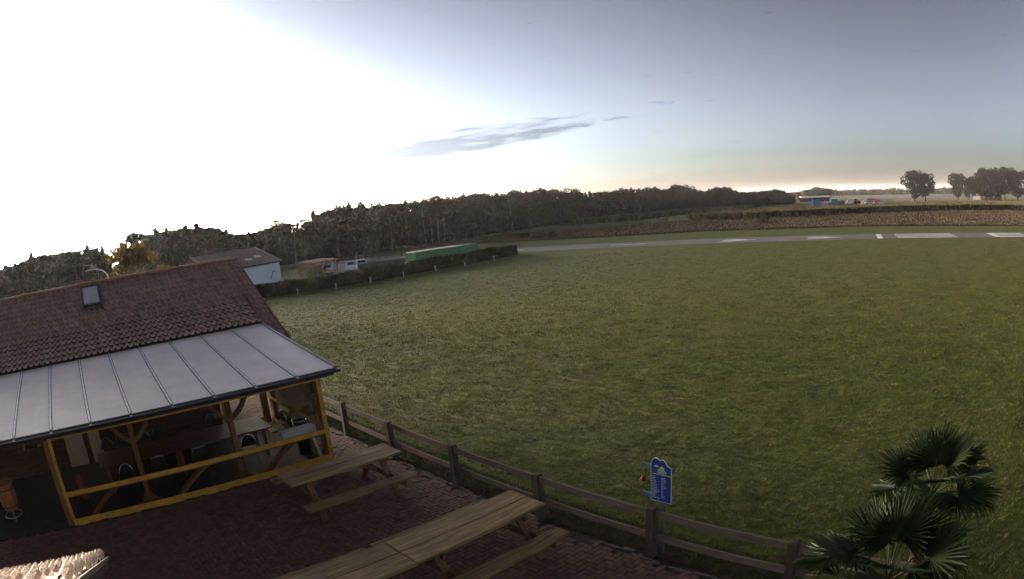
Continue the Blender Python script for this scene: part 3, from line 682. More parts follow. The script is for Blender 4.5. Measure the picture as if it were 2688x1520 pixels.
tx.build('price_lines', M_white, sg, kind='stuff')
hd = MB(); d = .145
while d > -.15: w_ = random.uniform(.015, .04); mark(hd, d, d-w_, 1.372, 1.386); d -= w_+.005
hd.build('heading', M_yelp, sg)
MB().prism([(.075,1.40),(.055,1.425),(.06,1.455),(.03,1.462),(0,1.452),(-.04,1.458),(-.075,1.445),(-.10,1.425),(-.095,1.402),(-.06,1.408),(-.055,1.388),(-.03,1.402),(.02,1.398),(.05,1.405)], lambda p: (-.0046, p[0], p[1]), lambda p: (-.0035, p[0], p[1])).build('banner', M_teal, sg)
MB().prism([(.045*math.cos(R(a))-.02, 1.462+.05*math.sin(R(a))) for a in range(0, 181, 15)], lambda p: (-.0048, p[0], p[1]), lambda p: (-.0035, p[0], p[1])).build('emblem', M_yelp, sg)
lt = MB(); d = .05
for k in range(7): lt.bar((-.0052, d-k*.019, 1.415), (-.0052, d-k*.019-.006, 1.437), .004, .006, (1,0,0))
lt.build('lettering', M_blue, sg)
MB().prism([(.125,1.50),(.10,1.507),(.085,1.525),(.08,1.51),(.05,1.512),(.035,1.498),(.06,1.495),(.09,1.495)], lambda p: (-.0046, p[0], p[1]), lambda p: (-.0035, p[0], p[1])).build('plane_mark', M_white, sg)
MB().box(.014, .05, -.045, -.01, 0, 1.42).build('post', M_lblue, sg)
for z in (1.45, .975): MB().box(.014, .049, -.20, .35, z, z+.045).build('bracket_arm', M_lblue, sg)
ball = MB(); bm_ = bmesh.new(); bmesh.ops.create_icosphere(bm_, subdivisions=3, radius=.055); me = bpy.data.meshes.new('ball'); bm_.to_mesh(me); bm_.free(); me.materials.append(mat('ball_red', (.13,.02,.015), .6, .3, 30)); me.polygons.foreach_set('use_smooth', [True]*len(me.polygons))
ob('ball', me, None, (10.15, -6.19, .05), label='small dark red ball lying on the lawn beside the price board', cat='ball')
random.seed(11)

# ------------------------------------------------------------------ small tiled outbuilding near the camera
M_barkd0 = mat('verge_dark', (.05,.035,.028), .9)
M_tile2 = mat('mossy_tile', (.21,.125,.066), .8, .45, 14, .6, 70, objrand=.22, detail=8)
shed = thing('tiled_outbuilding', 'small outbuilding with mossy tan pantiles at the lower picture corner', 'building')
OP = R(24); oup = Vector((0, -math.cos(OP), math.sin(OP))); O0 = Vector((1.03, -7.36, 2.60))
T2 = tile_mesh('tile', M_tile2, .2, .40, .058, .05)
osl = MB(); oq = [O0+Vector((s, 0, 0))+oup*t-Vector((0, math.sin(OP), math.cos(OP)))*h for h in (.03, .08) for s, t in ((0,0), (0,4.0), (-6,4.0), (-6,0))]
osl.add(oq, [(0,1,2,3),(7,6,5,4),(0,4,5,1),(1,5,6,2),(2,6,7,3),(3,7,4,0)]); oroof = osl.build('roof', bpy.data.materials['roof_underlay'], shed)
rows2 = [tile_mats(O0+Vector((-.2*c, 0, 0))+oup*(.335*r_-.03), oup, (-1,0,0)) for c in range(16) for r_ in range(10)]
lay_tiles(rows2, T2, oroof, 60)
MB().bar(O0+Vector((.02,0,.0)), O0+Vector((.02,0,0))+oup*4, .02, .03).build('verge_board', M_barkd0, oroof)
gu = MB(); pr = [(-7.27+.065*math.cos(math.pi+math.pi*k/10), 2.60+.065*math.sin(math.pi+math.pi*k/10)) for k in range(11)]; pr2 = [(-7.27+.058*math.cos(math.pi+math.pi*k/10), 2.60+.058*math.sin(math.pi+math.pi*k/10)) for k in range(10, -1, -1)]
gu.prism(pr+pr2, lambda p: (-5, p[0], p[1]), lambda p: (.99, p[0], p[1])); g_ = gu.build('gutter', M_gut, shed)
MB().tube([(-5, -7.207, 2.605), (.99, -7.207, 2.605)], .006, 6).build('gutter_bead', M_chrome, g_)
for k in range(5): MB().box(.86-k*.48, .90-k*.48, -7.36, -7.20, 2.606, 2.612).build('gutter_clip', mat('clip_zinc', (.6,.6,.62), .4) if k == 0 else bpy.data.materials['clip_zinc'], g_)
MB().box(-5, .85, -11.0, -7.75, 0, 2.45).build('wall', mat('outbuilding_wall', (.20,.12,.09), .9, .2, 3), shed)

# ------------------------------------------------------------------ fan palms
M_palm = mat('palm_leaf', (.036,.056,.020), .45, .4, 3, spec=.45, objrand=.25, transl=.12); M_palmy = mat('palm_leaf_yellowing', (.070,.075,.018), .45, .4, 3, transl=.2); M_pet = mat('palm_petiole', (.07,.075,.025), .6); M_ptr = mat('palm_fibre', (.085,.050,.028), .95, .5, 20, 1.0, 60)
def fan_mesh(nm, m, r_, nseg, spread, seed):
    rr = random.Random(seed); vs, fs = [], []
    for k in range(nseg):
        a = R(-spread/2+spread*(k+.5)/nseg); da = R(spread/nseg)*.5; L = r_*(.80+.20*math.cos(a*.55))*rr.uniform(.82, 1.06)
        ri = r_*.33; up_ = .10*r_; dr_ = rr.uniform(-.16, .05)*r_
        def P(rad, ang, z): return (rad*math.sin(ang), rad*math.cos(ang), z)
        o = len(vs); sink = -.030*r_/.45
        vs += [P(.02, a-da, 0), P(.02, a+da, 0), P(ri, a-da*.98, up_*.6), P(ri, a, up_*.6+sink), P(ri, a+da*.98, up_*.6), P(L*.80, a-da*.36, up_+dr_*.3), P(L*.80, a, up_+dr_*.3+sink*.6), P(L*.80, a+da*.36, up_+dr_*.3), P(L, a+rr.uniform(-.02,.02), up_*.8+dr_*1.6)]
        fs += [(o, o+3, o+2), (o, o+1, o+3), (o+1, o+4, o+3), (o+2, o+3, o+6, o+5), (o+3, o+4, o+7, o+6), (o+5, o+6, o+8), (o+6, o+7, o+8)]
    return MB().add(vs, fs).mesh(nm, m)
FANS = [fan_mesh('fan', M_palm, .56, 30, 235, 1), fan_mesh('fan', M_palm, .52, 28, 205, 2), fan_mesh('fan', M_palm, .53, 29, 270, 3), fan_mesh('fan', M_palmy, .48, 26, 220, 4)]
def palm(label, base, hz, leaves, sc_=1.0):
    t = thing('fan_palm', label, 'palm', base); rr = random.Random(int(base[0]*100))
    tr = MB(); n = 14; tr.tube([(rr.gauss(0,.01), rr.gauss(0,.01), hz*k/n) for k in range(n+1)], [.085+.018*(k % 2)+rr.uniform(0,.01) for k in range(n+1)], 9); tr.build('trunk', M_ptr, t)
    top = Vector((0, 0, hz))
    for az_, el_, pl, fi, bend in leaves:
        a, e = R(az_), R(el_); d = Vector((math.cos(a)*math.cos(e), math.sin(a)*math.cos(e), math.sin(e))); pl *= sc_
        mid = top+d*pl*.55+Vector((0,0,.03)); end = top+d*pl
        e2 = R(el_+bend); d2 = Vector((math.cos(a)*math.cos(e2), math.sin(a)*math.cos(e2), math.sin(e2)))
        z_ = Vector((-math.cos(a)*math.sin(e2), -math.sin(a)*math.sin(e2), math.cos(e2))); roll = R(rr.uniform(-22, 22))
        z_ = (Quaternion(d2, roll) @ z_); x_ = d2.cross(z_)
        lf = ob('leaf', FANS[fi], t); lm = Matrix(((x_.x, d2.x, z_.x, end.x), (x_.y, d2.y, z_.y, end.y), (x_.z, d2.z, z_.z, end.z), (0,0,0,1))) @ Matrix.Scale(sc_*rr.uniform(.9, 1.08), 4); lf.matrix_local = lm
        inv = lm.inverted(); MB().tube([inv @ top, inv @ mid, inv @ end, inv @ (end+d2*.10)], [.016, .011, .008, .004], 6).build('petiole', M_pet, lf)
    return t
# azimuths in the ground plane; the viewer looks along about 8 degrees here
palm('nearer fan palm at the bottom of the picture, broad upright fans', (6.42, -12.04, 0), 1.60, [
    (22, 74, .46, 0, -2), (-14, 66, .50, 0, -4), (60, 64, .48, 1, -8), (60, 48, .52, 2, -14), (115, 40, .56, 0, -20), (-25, 48, .52, 1, -18), (-95, 42, .55, 2, -18),
    (85, 14, .66, 2, -28), (130, 20, .60, 3, -30), (-110, 14, .62, 0, -26), (195, 34, .50, 1, -30), (20, 25, .55, 1, -24), (-150, 22, .5, 2, -35), (-80, -8, .62, 0, -24), (100, -14, .72, 3, -22), (70, -5, .6, 1, -30), (-60, 18, .6, 3, -22), (150, -5, .6, 2, -35), (190, 55, .4, 1, -25), (5, 50, .5, 2, -12), (215, 10, .5, 0, -30), (-40, 25, .6, 1, -20)], 1.0)
palm('farther fan palm standing behind the fence, loose crown with drooping leaves', (8.46, -12.10, 0), 1.56, [
    (14, 80, .46, 0, -2), (-75, 60, .50, 1, -10), (105, 38, .54, 0, -16), (-95, 34, .60, 2, -24), (50, 60, .45, 1, -14), (-20, 50, .45, 2, -16), (60, 12, .5, 1, -30), (-85, 8, .62, 1, -22), (-120, 18, .5, 2, -36), (200, 26, .42, 0, -36), (110, -8, .46, 3, -30), (40, 45, .5, 0, -16), (95, 8, .56, 2, -28), (185, 50, .4, 1, -25), (0, 48, .5, 2, -12), (-50, 40, .55, 0, -18)], .95)

# ------------------------------------------------------------------ foliage makers
def leaf_quads(P, size, flat=0.0):
    n = len(P); a = rng.normal(size=(n, 3)); b = rng.normal(size=(n, 3)); a[:, 2] *= (1-flat)
    a /= np.linalg.norm(a, axis=1)[:, None]; b -= a*(a*b).sum(1)[:, None]; b /= np.linalg.norm(b, axis=1)[:, None]
    s = size*rng.uniform(.6, 1.4, n)[:, None]
    V = np.stack([P-a*s-b*s*.6, P+a*s*.9-b*s*.5, P+a*s+b*s*.6, P-a*s*.8+b*s*.7], 1).reshape(-1, 3)
    return V, np.arange(4*n).reshape(-1, 4)
def blob_points(blobs, n):
    vol = np.array([b[3]*b[4]*b[5] for b in blobs])**(2/3); idx = rng.choice(len(blobs), n, p=vol/vol.sum()); B = np.array(blobs)[idx]
    d = rng.normal(size=(n, 3)); d /= np.linalg.norm(d, axis=1)[:, None]; r_ = rng.uniform(.55, 1.0, n)[:, None]**.6
    return B[:, :3] + d*r_*B[:, 3:6]
def broadleaf(nm, m, seed, n=1500, blobs=16, wide=.34, low=.22, leaf=.020):
    rr = random.Random(seed); bl = []
    for k in range(blobs):
        z = low+.1+(1-low-.16)*rr.random()**.8; w_ = wide*math.sqrt(max(.05, 1-((z-.62)/.45)**2))*rr.uniform(.2, .95); a = rr.uniform(0, 2*math.pi); r_ = rr.uniform(.09, .15)
        bl.append((w_*math.cos(a), w_*math.sin(a), z, r_*1.15, r_*1.15, r_*.85))
    bl.append((0, 0, .88, .12, .12, .10))
    V, F = leaf_quads(blob_points(bl, n), leaf); cr = np_mesh(nm, V, F, m)
    return cr, bl
def trunk_mesh(m, bl=None, h=.5, r_=.016, bare=False):
    t = MB(); t.tube([(0,0,-.02), (.004,0,h*.5), (-.004,.004,h), (0,0,h*1.35)], [r_*1.25, r_, r_*.7, r_*.3], 7)
    if bl:
        for b in bl[:9]: t.tube([(0,0,h*.7), (b[0]*.5, b[1]*.5, (h*.7+b[2])*.5+.02), (b[0], b[1], b[2])], [r_*.5, r_*.35, r_*.12], 5)
    return t.mesh('trunk', m)
def conifer(nm, m, seed, n=900, low=.16, wide=.17, ragged=.5, leaf=.022):
    rr = np.random.default_rng(seed); lv = 15; P = []
    for k in range(lv):
        z = low+(1-low)*k/lv; R_ = wide*(1-(z-low)/(1-low))**.75*rr.uniform(1-ragged, 1.1)+.008; nb = max(4, int(9*(1-k/lv))+2)
        for b in range(nb):
            a = rr.uniform(0, 2*np.pi); L = R_*rr.uniform(.55, 1.1); m_ = max(3, int(n/(lv*nb*1.0)))
            t = rr.random(m_)**.7; P.append(np.stack([np.cos(a)*L*t, np.sin(a)*L*t, z-.05*t*t+rr.normal(0, .010, m_)+.02], 1)+rr.normal(0, .010, (m_, 3)))
    P.append(np.stack([rr.normal(0, .004, 14), rr.normal(0, .004, 14), rr.uniform(.93, 1.01, 14)], 1))
    V, F = leaf_quads(np.concatenate(P), leaf, .5); return np_mesh(nm, V, F, m)
def scots(nm, m, seed, n=900, leaf=.022):
    rr = random.Random(seed); bl = []
    for k in range(11):
        z = rr.uniform(.42, .93); w_ = .17*(1.15-z)*rr.uniform(.3, 1.5); a = rr.uniform(0, 6.28); r_ = rr.uniform(.05, .085); bl.append((w_*math.cos(a), w_*math.sin(a), z, r_*1.5, r_*1.5, r_*.8))
    bl.append((0,0,.95,.05,.05,.05))
    for k in range(6): z = rr.uniform(.1, .45); a = rr.uniform(0, 6.28); bl.append((.12*math.cos(a), .12*math.sin(a), z, .09, .09, .09))
    V, F = leaf_quads(blob_points(bl, n), leaf, .3); return np_mesh(nm, V, F, m)
M_bark = mat('pine_bark', (.055,.038,.030), .95, .4, 8); M_birch = mat('birch_bark', (.17,.155,.14), .8, .3, 14); M_barkd = mat('oak_bark', (.045,.036,.030), .95, .4, 8)
M_con = leafmat('conifer_needles', (.011,.015,.008)); M_pin = leafmat('pine_needles', (.015,.017,.009)); M_br = leafmat('oak_leaves', (.019,.024,.010)); M_brd = leafmat('dark_oak_leaves', (.013,.017,.010)); M_aut = leafmat('autumn_leaves', (.105,.072,.014), transl=.4)
CON = [conifer('crown', M_con, 20+k, 1500, .06, .24+.02*k, .35) for k in range(4)]; PIN = [scots('crown', M_pin, 40+k) for k in range(4)]
BRL = [broadleaf('crown', M_br, 60+k, 1500, 18, .36, .08) for k in range(3)]
TRC = trunk_mesh(M_bark, None, .62, .012); TRP = trunk_mesh(M_bark, None, .66, .012); TRB = trunk_mesh(M_barkd, BRL[0][1], .5, .018)

# ------------------------------------------------------------------ forest edge
EDGE = [(-70,112),(-40,128),(-10,140),(14,146),(33,135),(52,130),(61,128),(68,121),(80,123),(97,130),(107,128),(127,135),(153,149),(183,157),(215,163),(247,153),(295,142),(330,130),(352,124)]
SKYL = [(130,3.5),(105,2.6),(98.1,1.65),(94.7,2.18),(91.9,2.14),(87.4,1.95),(85.5,2.31),(82.4,2.28),(80.6,2.46),(78.8,2.41),(76.4,2.25),(74.7,1.78),(73.3,1.10),(72.4,0.99),(71.3,0.94),(69.6,1.37),(68.1,1.48),(67.2,1.48),(65.3,1.92),(62.9,2.07),(59.8,2.09),(56.8,1.98),(54.3,1.91),(51.3,1.80),(49.3,1.74),(46.4,1.81),(44.5,1.75),(41.6,1.32),(39.7,1.17),(36.9,1.27),(33.6,0.98),(32.3,1.31),(31.2,0.83),(30.2,0.54),(28.1,0.87),(26.8,0.22),(24.7,0.23),(22.9,0.36),(22.2,-0.04),(21.4,-0.07),(20.5,0.14),(19.1,0.47),(18.3,0.24),(16.8,0.06),(14.6,0.08),(12.4,0.03),(11.8,0.19),(10.9,0.11),(10.3,-0.06),(7.2,0.04),(5.4,0.14),(-10,.1)]
sa = np.array([p[0] for p in SKYL])[::-1]; se = np.array([p[1] for p in SKYL])[::-1]
def skyline_height(x, y):
    a = math.degrees(math.atan2(y-CAM.y, x-CAM.x)); D = math.hypot(x-CAM.x, y-CAM.y); return CAM.z + D*math.tan(R(float(np.interp(a, sa, se)))) + 1.5
def tree(name, label, cat, crown, trunk, x, y, h, wd_=1.0, group=None, z=-1.5):
    t = thing(name, label, cat, (x, y, z), random.uniform(0, 6.28), group); t.scale = (h*wd_, h*wd_, h)
    ob('trunk', trunk, t); ob('crown', crown, t); return t
ep = [Vector(p) for p in EDGE]; seglen = [(b-a).length for a, b in zip(ep[:-1], ep[1:])]
def edge_at(L):
    for a, b, q in zip(ep[:-1], ep[1:], seglen):
        if L <= q: return a.lerp(b, L/q), (b-a).normalized()
        L -= q
    return None, None
nf = 0
for row, (off, hf, step) in enumerate(((0, .82, 3.4), (5, .95, 3.4), (11, 1.03, 3.6))):
    L = random.uniform(0, 3)
    while True:
        p, d = edge_at(L)
        if p is None: break
        nrm = Vector((-d.y, d.x)); q = p+nrm*(off+random.uniform(-1.2, 1.2)); D = (q-Vector(CAM[:2])).length
        h = max(5.5, skyline_height(q.x, q.y)*hf*random.uniform(.92, 1.04)); far = max(1, D/190)
        a = math.degrees(math.atan2(q.y-CAM.y, q.x-CAM.x)); k = random.random()
        leafy = k < (.72 if a < 34 else .16)
        sec = 'behind the clubhouse roof' if a > 80 else 'behind the white hall' if a > 67 else 'above the green container and hedge' if a > 50 else 'beyond the hedge end' if a > 36 else 'at the far end past the pale crop'
        rw_ = ('front row', 'second row', 'skyline row')[row]
        if leafy: c, _ = random.choice(BRL); tree('forest_broadleaf', f'leafy tree, {rw_} of the wood {sec}', 'tree', c, TRB, q.x, q.y, h, random.uniform(.9, 1.3), f'leafy trees, {rw_} {sec}')
        elif k < .6: tree('forest_pine', f'ragged pine, {rw_} of the wood {sec}', 'tree', random.choice(PIN), TRP, q.x, q.y, h, random.uniform(1.0, 1.5), f'pines, {rw_} {sec}')
        else: tree('forest_spruce', f'pointed spruce, {rw_} of the wood {sec}', 'tree', random.choice(CON), TRC, q.x, q.y, h, random.uniform(.95, 1.4), f'spruces, {rw_} {sec}')
        nf += 1; L += step*far*random.uniform(.75, 1.25)
# pale birch stems standing out along the edge
for i, (x, y, hh, ln, lb) in enumerate([(82.5,120.5,8,.03,'single pale birch stem before the forest, left of the green container'), (58.5,126.2,9,.05,'pale birch stem nearest the white hall, in front of dark wood'), (61.5,126.6,9,.04,'second pale birch stem near the white hall'),
        (98,128.2,9.5,-.03,'leftmost stem of the birch clump above the green container'), (100,127.8,9,.0,'second stem of the birch clump above the green container'), (101.8,127.6,9.5,.05,'third stem of the birch clump above the green container'), (103.6,127.4,9,.10,'leaning right stem of the birch clump above the green container'),
        (137,138.5,10,.02,'pale birch stem in the wood above the pale meadow'), (140,139.5,10,-.04,'leaning birch stem beside another above the pale meadow'), (157,148.5,11,.0,'pale birch stem farthest along the forest edge')]):
    t = thing('birch_tree', lb, 'birch', (x, y, -1.5), 0, 'birches before the forest')
    MB().tube([(0,0,-.1), (ln*2,0,hh*.35), (ln*hh*.7,.1,hh*.7), (ln*hh,.1,hh)], [.13,.11,.08,.03], 7).build('trunk', M_birch, t)
    V, F = leaf_quads(blob_points([(ln*hh, 0, hh*.85, 1.2, 1.2, 1.6), (ln*hh*.8, .3, hh*.7, 1.0, 1.0, 1.0)], 220), .16); ob('crown', np_mesh('crown', V, F, M_br), t)
# undergrowth and the closed wood behind the edge
N = 120000; tot = sum(seglen); Ls = np.where(rng.random(N) < .4, rng.random(N)*sum(seglen[:6]), rng.random(N)*tot); P = np.zeros((N, 3))
cum = np.concatenate([[0], np.cumsum(seglen)]); ix = np.clip(np.searchsorted(cum, Ls)-1, 0, len(seglen)-1)
A_ = np.array([p[:] for p in ep]); T_ = (Ls-cum[ix])/np.array(seglen)[ix]; Q_ = A_[ix]+(A_[ix+1]-A_[ix])*T_[:, None]; D_ = A_[ix+1]-A_[ix]; D_ /= np.linalg.norm(D_, axis=1)[:, None]
of = rng.random(N)**1.5*26+1.0; Q_ = Q_+np.stack([-D_[:, 1], D_[:, 0]], 1)*of[:, None]
hh = np.array([max(4.5, skyline_height(q[0], q[1])) for q in Q_]); P[:, :2] = Q_; P[:, 2] = -1.5+hh*rng.random(N)**1.0*np.where(of < 5, .65, .93)
V, F = leaf_quads(P, .45); ob('forest_undergrowth', np_mesh('forest_undergrowth', V, F, leafmat('undergrowth_leaves', (.016,.018,.010), .5, .08)), kind='stuff')
print('forest trees', nf)

# ------------------------------------------------------------------ hedge with its bollard lights
HB = [(14,62.5),(20,60),(26.4,57.6),(30.2,56.1),(34,55.4),(38.9,54.6),(44.7,55.3),(52,56.5),(59.5,57.4),(66.9,58.7)]
hedge = thing('clipped_hedge', 'long clipped hedge bordering the far side of the lawn', 'hedge', (40, 55, -1.5))
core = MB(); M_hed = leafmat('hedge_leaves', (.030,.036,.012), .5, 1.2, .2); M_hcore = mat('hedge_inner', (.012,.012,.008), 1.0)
hp = [Vector(p) for p in HB]; hl = [(b-a).length for a, b in zip(hp[:-1], hp[1:])]; hc = np.concatenate([[0], np.cumsum(hl)]); N = 30000
Ls = rng.random(N)*hc[-1]; ix = np.clip(np.searchsorted(hc, Ls)-1, 0, len(hl)-1); A_ = np.array([p[:] for p in hp]); D_ = A_[ix+1]-A_[ix]; D_ /= np.linalg.norm(D_, axis=1)[:, None]; Nr = np.stack([-D_[:, 1], D_[:, 0]], 1)
Q_ = A_[ix]+D_*(Ls-hc[ix])[:, None]; HH = 1.38+.10*np.sin(Ls*.55)+.06*np.sin(Ls*1.7)
face = rng.random(N); zz_ = np.where(face < .5, rng.random(N)*HH, HH+rng.normal(0, .07, N)); ww = np.where(face < .5, rng.normal(0, .05, N), rng.random(N)*1.1)
spk = rng.random(N) < .03; zz_ = np.where(spk, HH+rng.random(N)*.3, zz_)
ends = rng.random(N) < .02; Q_[ends] = A_[-1]+D_[-1]*rng.normal(0, .06, (ends.sum(), 1)); 
P = np.stack([Q_[:, 0]+Nr[:, 0]*ww-40, Q_[:, 1]+Nr[:, 1]*ww-55, zz_], 1)
P[ends, 0:2] += (Nr[-1]*rng.random((ends.sum(), 1))*1.1); P[ends, 2] = rng.random(ends.sum())*1.4
V, F = leaf_quads(P, .075); ob('foliage', np_mesh('foliage', V, F, M_hed), hedge)
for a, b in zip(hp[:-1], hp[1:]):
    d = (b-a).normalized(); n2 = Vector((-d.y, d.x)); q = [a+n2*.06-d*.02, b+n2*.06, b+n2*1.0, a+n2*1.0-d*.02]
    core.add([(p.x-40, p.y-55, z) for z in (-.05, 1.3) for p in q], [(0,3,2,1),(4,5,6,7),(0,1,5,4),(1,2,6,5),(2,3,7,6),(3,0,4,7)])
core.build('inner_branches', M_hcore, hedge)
M_bol = mat('bollard_cream', (.42,.38,.30), .6, .2, 6); M_gl = mat('bollard_lens', (.5,.5,.48), .3)
BO = [((28.7,54.2),'tall','leftmost pale bollard light on the lawn, thin stem'),((33.2,53.0),'wide','pale bollard light next to the small tree, left of centre'),((38.0,53.2),'wide','pale bollard light below the dark green trailer'),((42.5,52.8),'tall','thin bollard light below the grey tarpaulin heap'),((48.4,54.3),'wide','pale bollard light below the green container'),((52.2,52.9),'wide','bollard light with a dark patch at its foot'),((58.6,54.5),'tall','rightmost bollard light, near the hedge end')]
for (x, y), kd, lb in BO:
    t = thing('bollard_light', lb, 'bollard', (x, y, terr(x, y)), 0, 'bollard lights along the hedge'); w_ = .085 if kd == 'wide' else .035
    MB().lathe([(w_*1.1, 0), (w_, .05), (w_, .56)], n=10).build('post', M_bol if kd == 'wide' else M_alu, t, True); MB().lathe([(w_*1.25 if kd == 'wide' else .09, .561), (w_*1.3 if kd == 'wide' else .10, .68), (.03, .73)], n=10).build('lamp_head', M_gl if kd == 'tall' else M_bol, t, True)
    if 'patch' in lb: MB().lathe([(.22, 0), (.20, .05), (.08, .09)], n=10).build('base', M_dark, t)
# small young tree in front of the hedge
def small_tree(label, x, y, h, m, n=700, wide=.42, low=.35, leaf=.026, name='young_tree', z=-1.5, blobs=12):
    cr, bl = broadleaf('crown', m, int(x*10), n, blobs, wide, low, leaf)
    t = thing(name, label, 'tree', (x, y, z)); t.scale = (h, h, h); ob('trunk', trunk_mesh(M_barkd, bl, .42, .014), t); ob('crown', cr, t); return t
small_tree('small loose young tree standing in front of the hedge', 31.6, 54.9, 3.0, leafmat('young_leaves', (.07,.068,.018), transl=.4), 520, .46, .30, .022)
small_tree('big yellowing autumn tree rising behind the clubhouse ridge', 8.9, 51.8, 8.3, M_aut, 3600, .42, .10, .020, 'autumn_tree', blobs=26)

# ------------------------------------------------------------------ hall with tiled roof, behind the hedge
M_ren = mat('pale_blue_render', (.52,.60,.66), .85, .05, .5); M_ht = mat('hall_tiles', (.22,.175,.15), .7, .25, 1.2, objrand=.12)
hall = thing('storage_hall', 'white walled hall with grey brown tiled roof behind the hedge', 'building', (34.2, 73.2, -1.5), R(18.4))
HL, HDp, HE, HR = 12.4, 6.3, 3.5, 5.8
MB().box(-HL+.15, -.15, .1, 2*HDp-.1, 0, HE-.06).build('wall', M_ren, hall)
hr = MB(); hr.add([(-HL, -.25, HE-.09), (0, -.25, HE-.09), (0, HDp, HR), (-HL, HDp, HR), (0, 2*HDp+.25, HE-.09), (-HL, 2*HDp+.25, HE-.09)], [(0,1,2,3),(3,2,4,5)]); hroof = hr.build('roof', M_ht, hall)
hs_ = math.hypot(HDp+.25, HR-HE+.09); hup = Vector((0, HDp+.25, HR-HE+.09)).normalized(); TH = tile_mesh('tile', M_ht, .42, .62, .07, .05)
lst = [tile_mats(Vector((-HL+c*.42+.05, -.25, HE-.07))+hup*(r_*.57), hup, (1,0,0)) for c in range(29) for r_ in range(11)]
for mt in lst[:300]:
    o = ob('tile', TH, hroof); o.matrix_local = mt
rest = MB()
for mt in lst[300:]: rest.add([mt @ v.co for v in TH.vertices], [tuple(p.vertices) for p in TH.polygons])
rest.build('tile_field', M_ht, hroof, True, kind='stuff')
for c0, r0_ in ((-5.2, 1.9), (-3.1, 2.5)):
    o = MB().box(0, 1.15, 0, .75, .06, .14).build('roof_light', mat('acrylic_roof_light', (.62,.62,.60), .4), hroof); o.matrix_local = tile_mats(Vector((c0, -.25, HE-.07))+hup*r0_, hup, (1,0,0))
MB().bar((.03, -.3, HE-.06), (.03, HDp, HR+.06), .10, .22).build('verge_board', mat('verge_pale', (.38,.33,.27), .7), hall)
MB().bar((-HL-.03, -.3, HE-.06), (-HL-.03, HDp, HR+.06), .10, .22).build('verge_board', bpy.data.materials['verge_pale'], hall)
MB().tube([(-HL-.1, -.33, HE-.10), (.12, -.33, HE-.10)], .10, 8).build('gutter', M_gut, hall); MB().bar((-HL, HDp, HR+.07), (0, HDp, HR+.07), .25, .14).build('ridge', M_dark, hall)
MB().tube([(-2.2, .05, 1.2), (-2.0, .0, 1.5), (-1.8, -.1, 1.9), (-1.9, -.15, 2.15), (-1.5, -.2, 2.2), (-1.2, -.1, 2.05)], .05, 6).build('wall_lamp_arm', M_dark, hall)
an = thing('low_shed', 'low grey roofed shed left of the white hall', 'building', (17.5, 68.5, -1.5), R(15))
MB().box(-4, 3.2, 0, 4.5, 0, 2.6).build('wall', mat('shed_boards', (.14,.11,.09), .9), an); MB().add([(-4.3,-.3,2.61),(3.5,-.3,2.61),(3.5,2.25,3.5),(-4.3,2.25,3.5),(3.5,4.8,2.61),(-4.3,4.8,2.61)], [(0,1,2,3),(3,2,4,5),(0,5,4,1)]).build('roof', mat('shed_roof_grey', (.16,.14,.125), .8, .2, 2), an)
# open shelter with reddish roof and play equipment right of the hall
M_red = mat('reddish_roofing', (.16,.085,.055), .8, .25, 2); sh = thing('open_shelter', 'low open shelter with reddish brown roof right of the white hall', 'shelter', (42.5, 79, -1.5), R(25))
MB().add([(0,0,2.1),(6.4,0,2.1),(6.4,4,2.4),(0,4,2.4),(0,0,1.98),(6.4,0,1.98),(6.4,4,2.28),(0,4,2.28)], [(0,1,2,3),(7,6,5,4),(0,4,5,1),(1,5,6,2),(2,6,7,3),(3,7,4,0)]).build('roof', M_red, sh)
for k in range(3):
    for y in (.3, 3.7): MB().box(.3+k*2.8-.06, .3+k*2.8+.06, y-.06, y+.06, 0, 1.99+y*.07).build('post', M_timber, sh)
fw = thing('board_fence', 'tan board fence stretching behind the open shelter', 'fence', (43, 88, -1.5), R(25)); M_tanw = wood('tan_board', (.30,.20,.12), 'x')
for k in range(5): MB().box(k*2.5-.06, k*2.5+.06, -.06, .06, 0, 1.9).build('post', M_tanw, fw)
for k in range(4):
    for z in (.5, 1.0, 1.5): MB().box(k*2.5+.07, k*2.5+2.43, -.03, .03, z, z+.3).build('board', M_tanw, fw)
ph = thing('play_tower', 'orange and red play equipment under the shelter', 'playground', (41.8, 76.2, -1.5), R(15))
for x in (0, 1.4):
    for y in (0, 1.2): MB().box(x-.05, x+.05, y-.05, y+.05, 0, 1.75).build('post', M_dark, ph)
MB().box(-.1, 1.5, -.1, 1.3, .85, .95).build('platform', mat('play_red', (.40,.06,.04), .5), ph); MB().add([(1.5,.1,.95),(1.5,1.0,.95),(3.6,1.0,.5),(3.6,.1,.5),(1.5,.1,.75),(1.5,1.0,.75),(3.6,1.0,.3),(3.6,.1,.3)], [(0,3,2,1),(4,5,6,7),(0,1,5,4),(1,2,6,5),(2,3,7,6),(3,0,4,7)]).build('slide', mat('play_orange', (.50,.15,.03), .5), ph); MB().box(-.2, 1.6, -.2, 1.4, 1.76, 1.86).build('roof', M_red, ph)
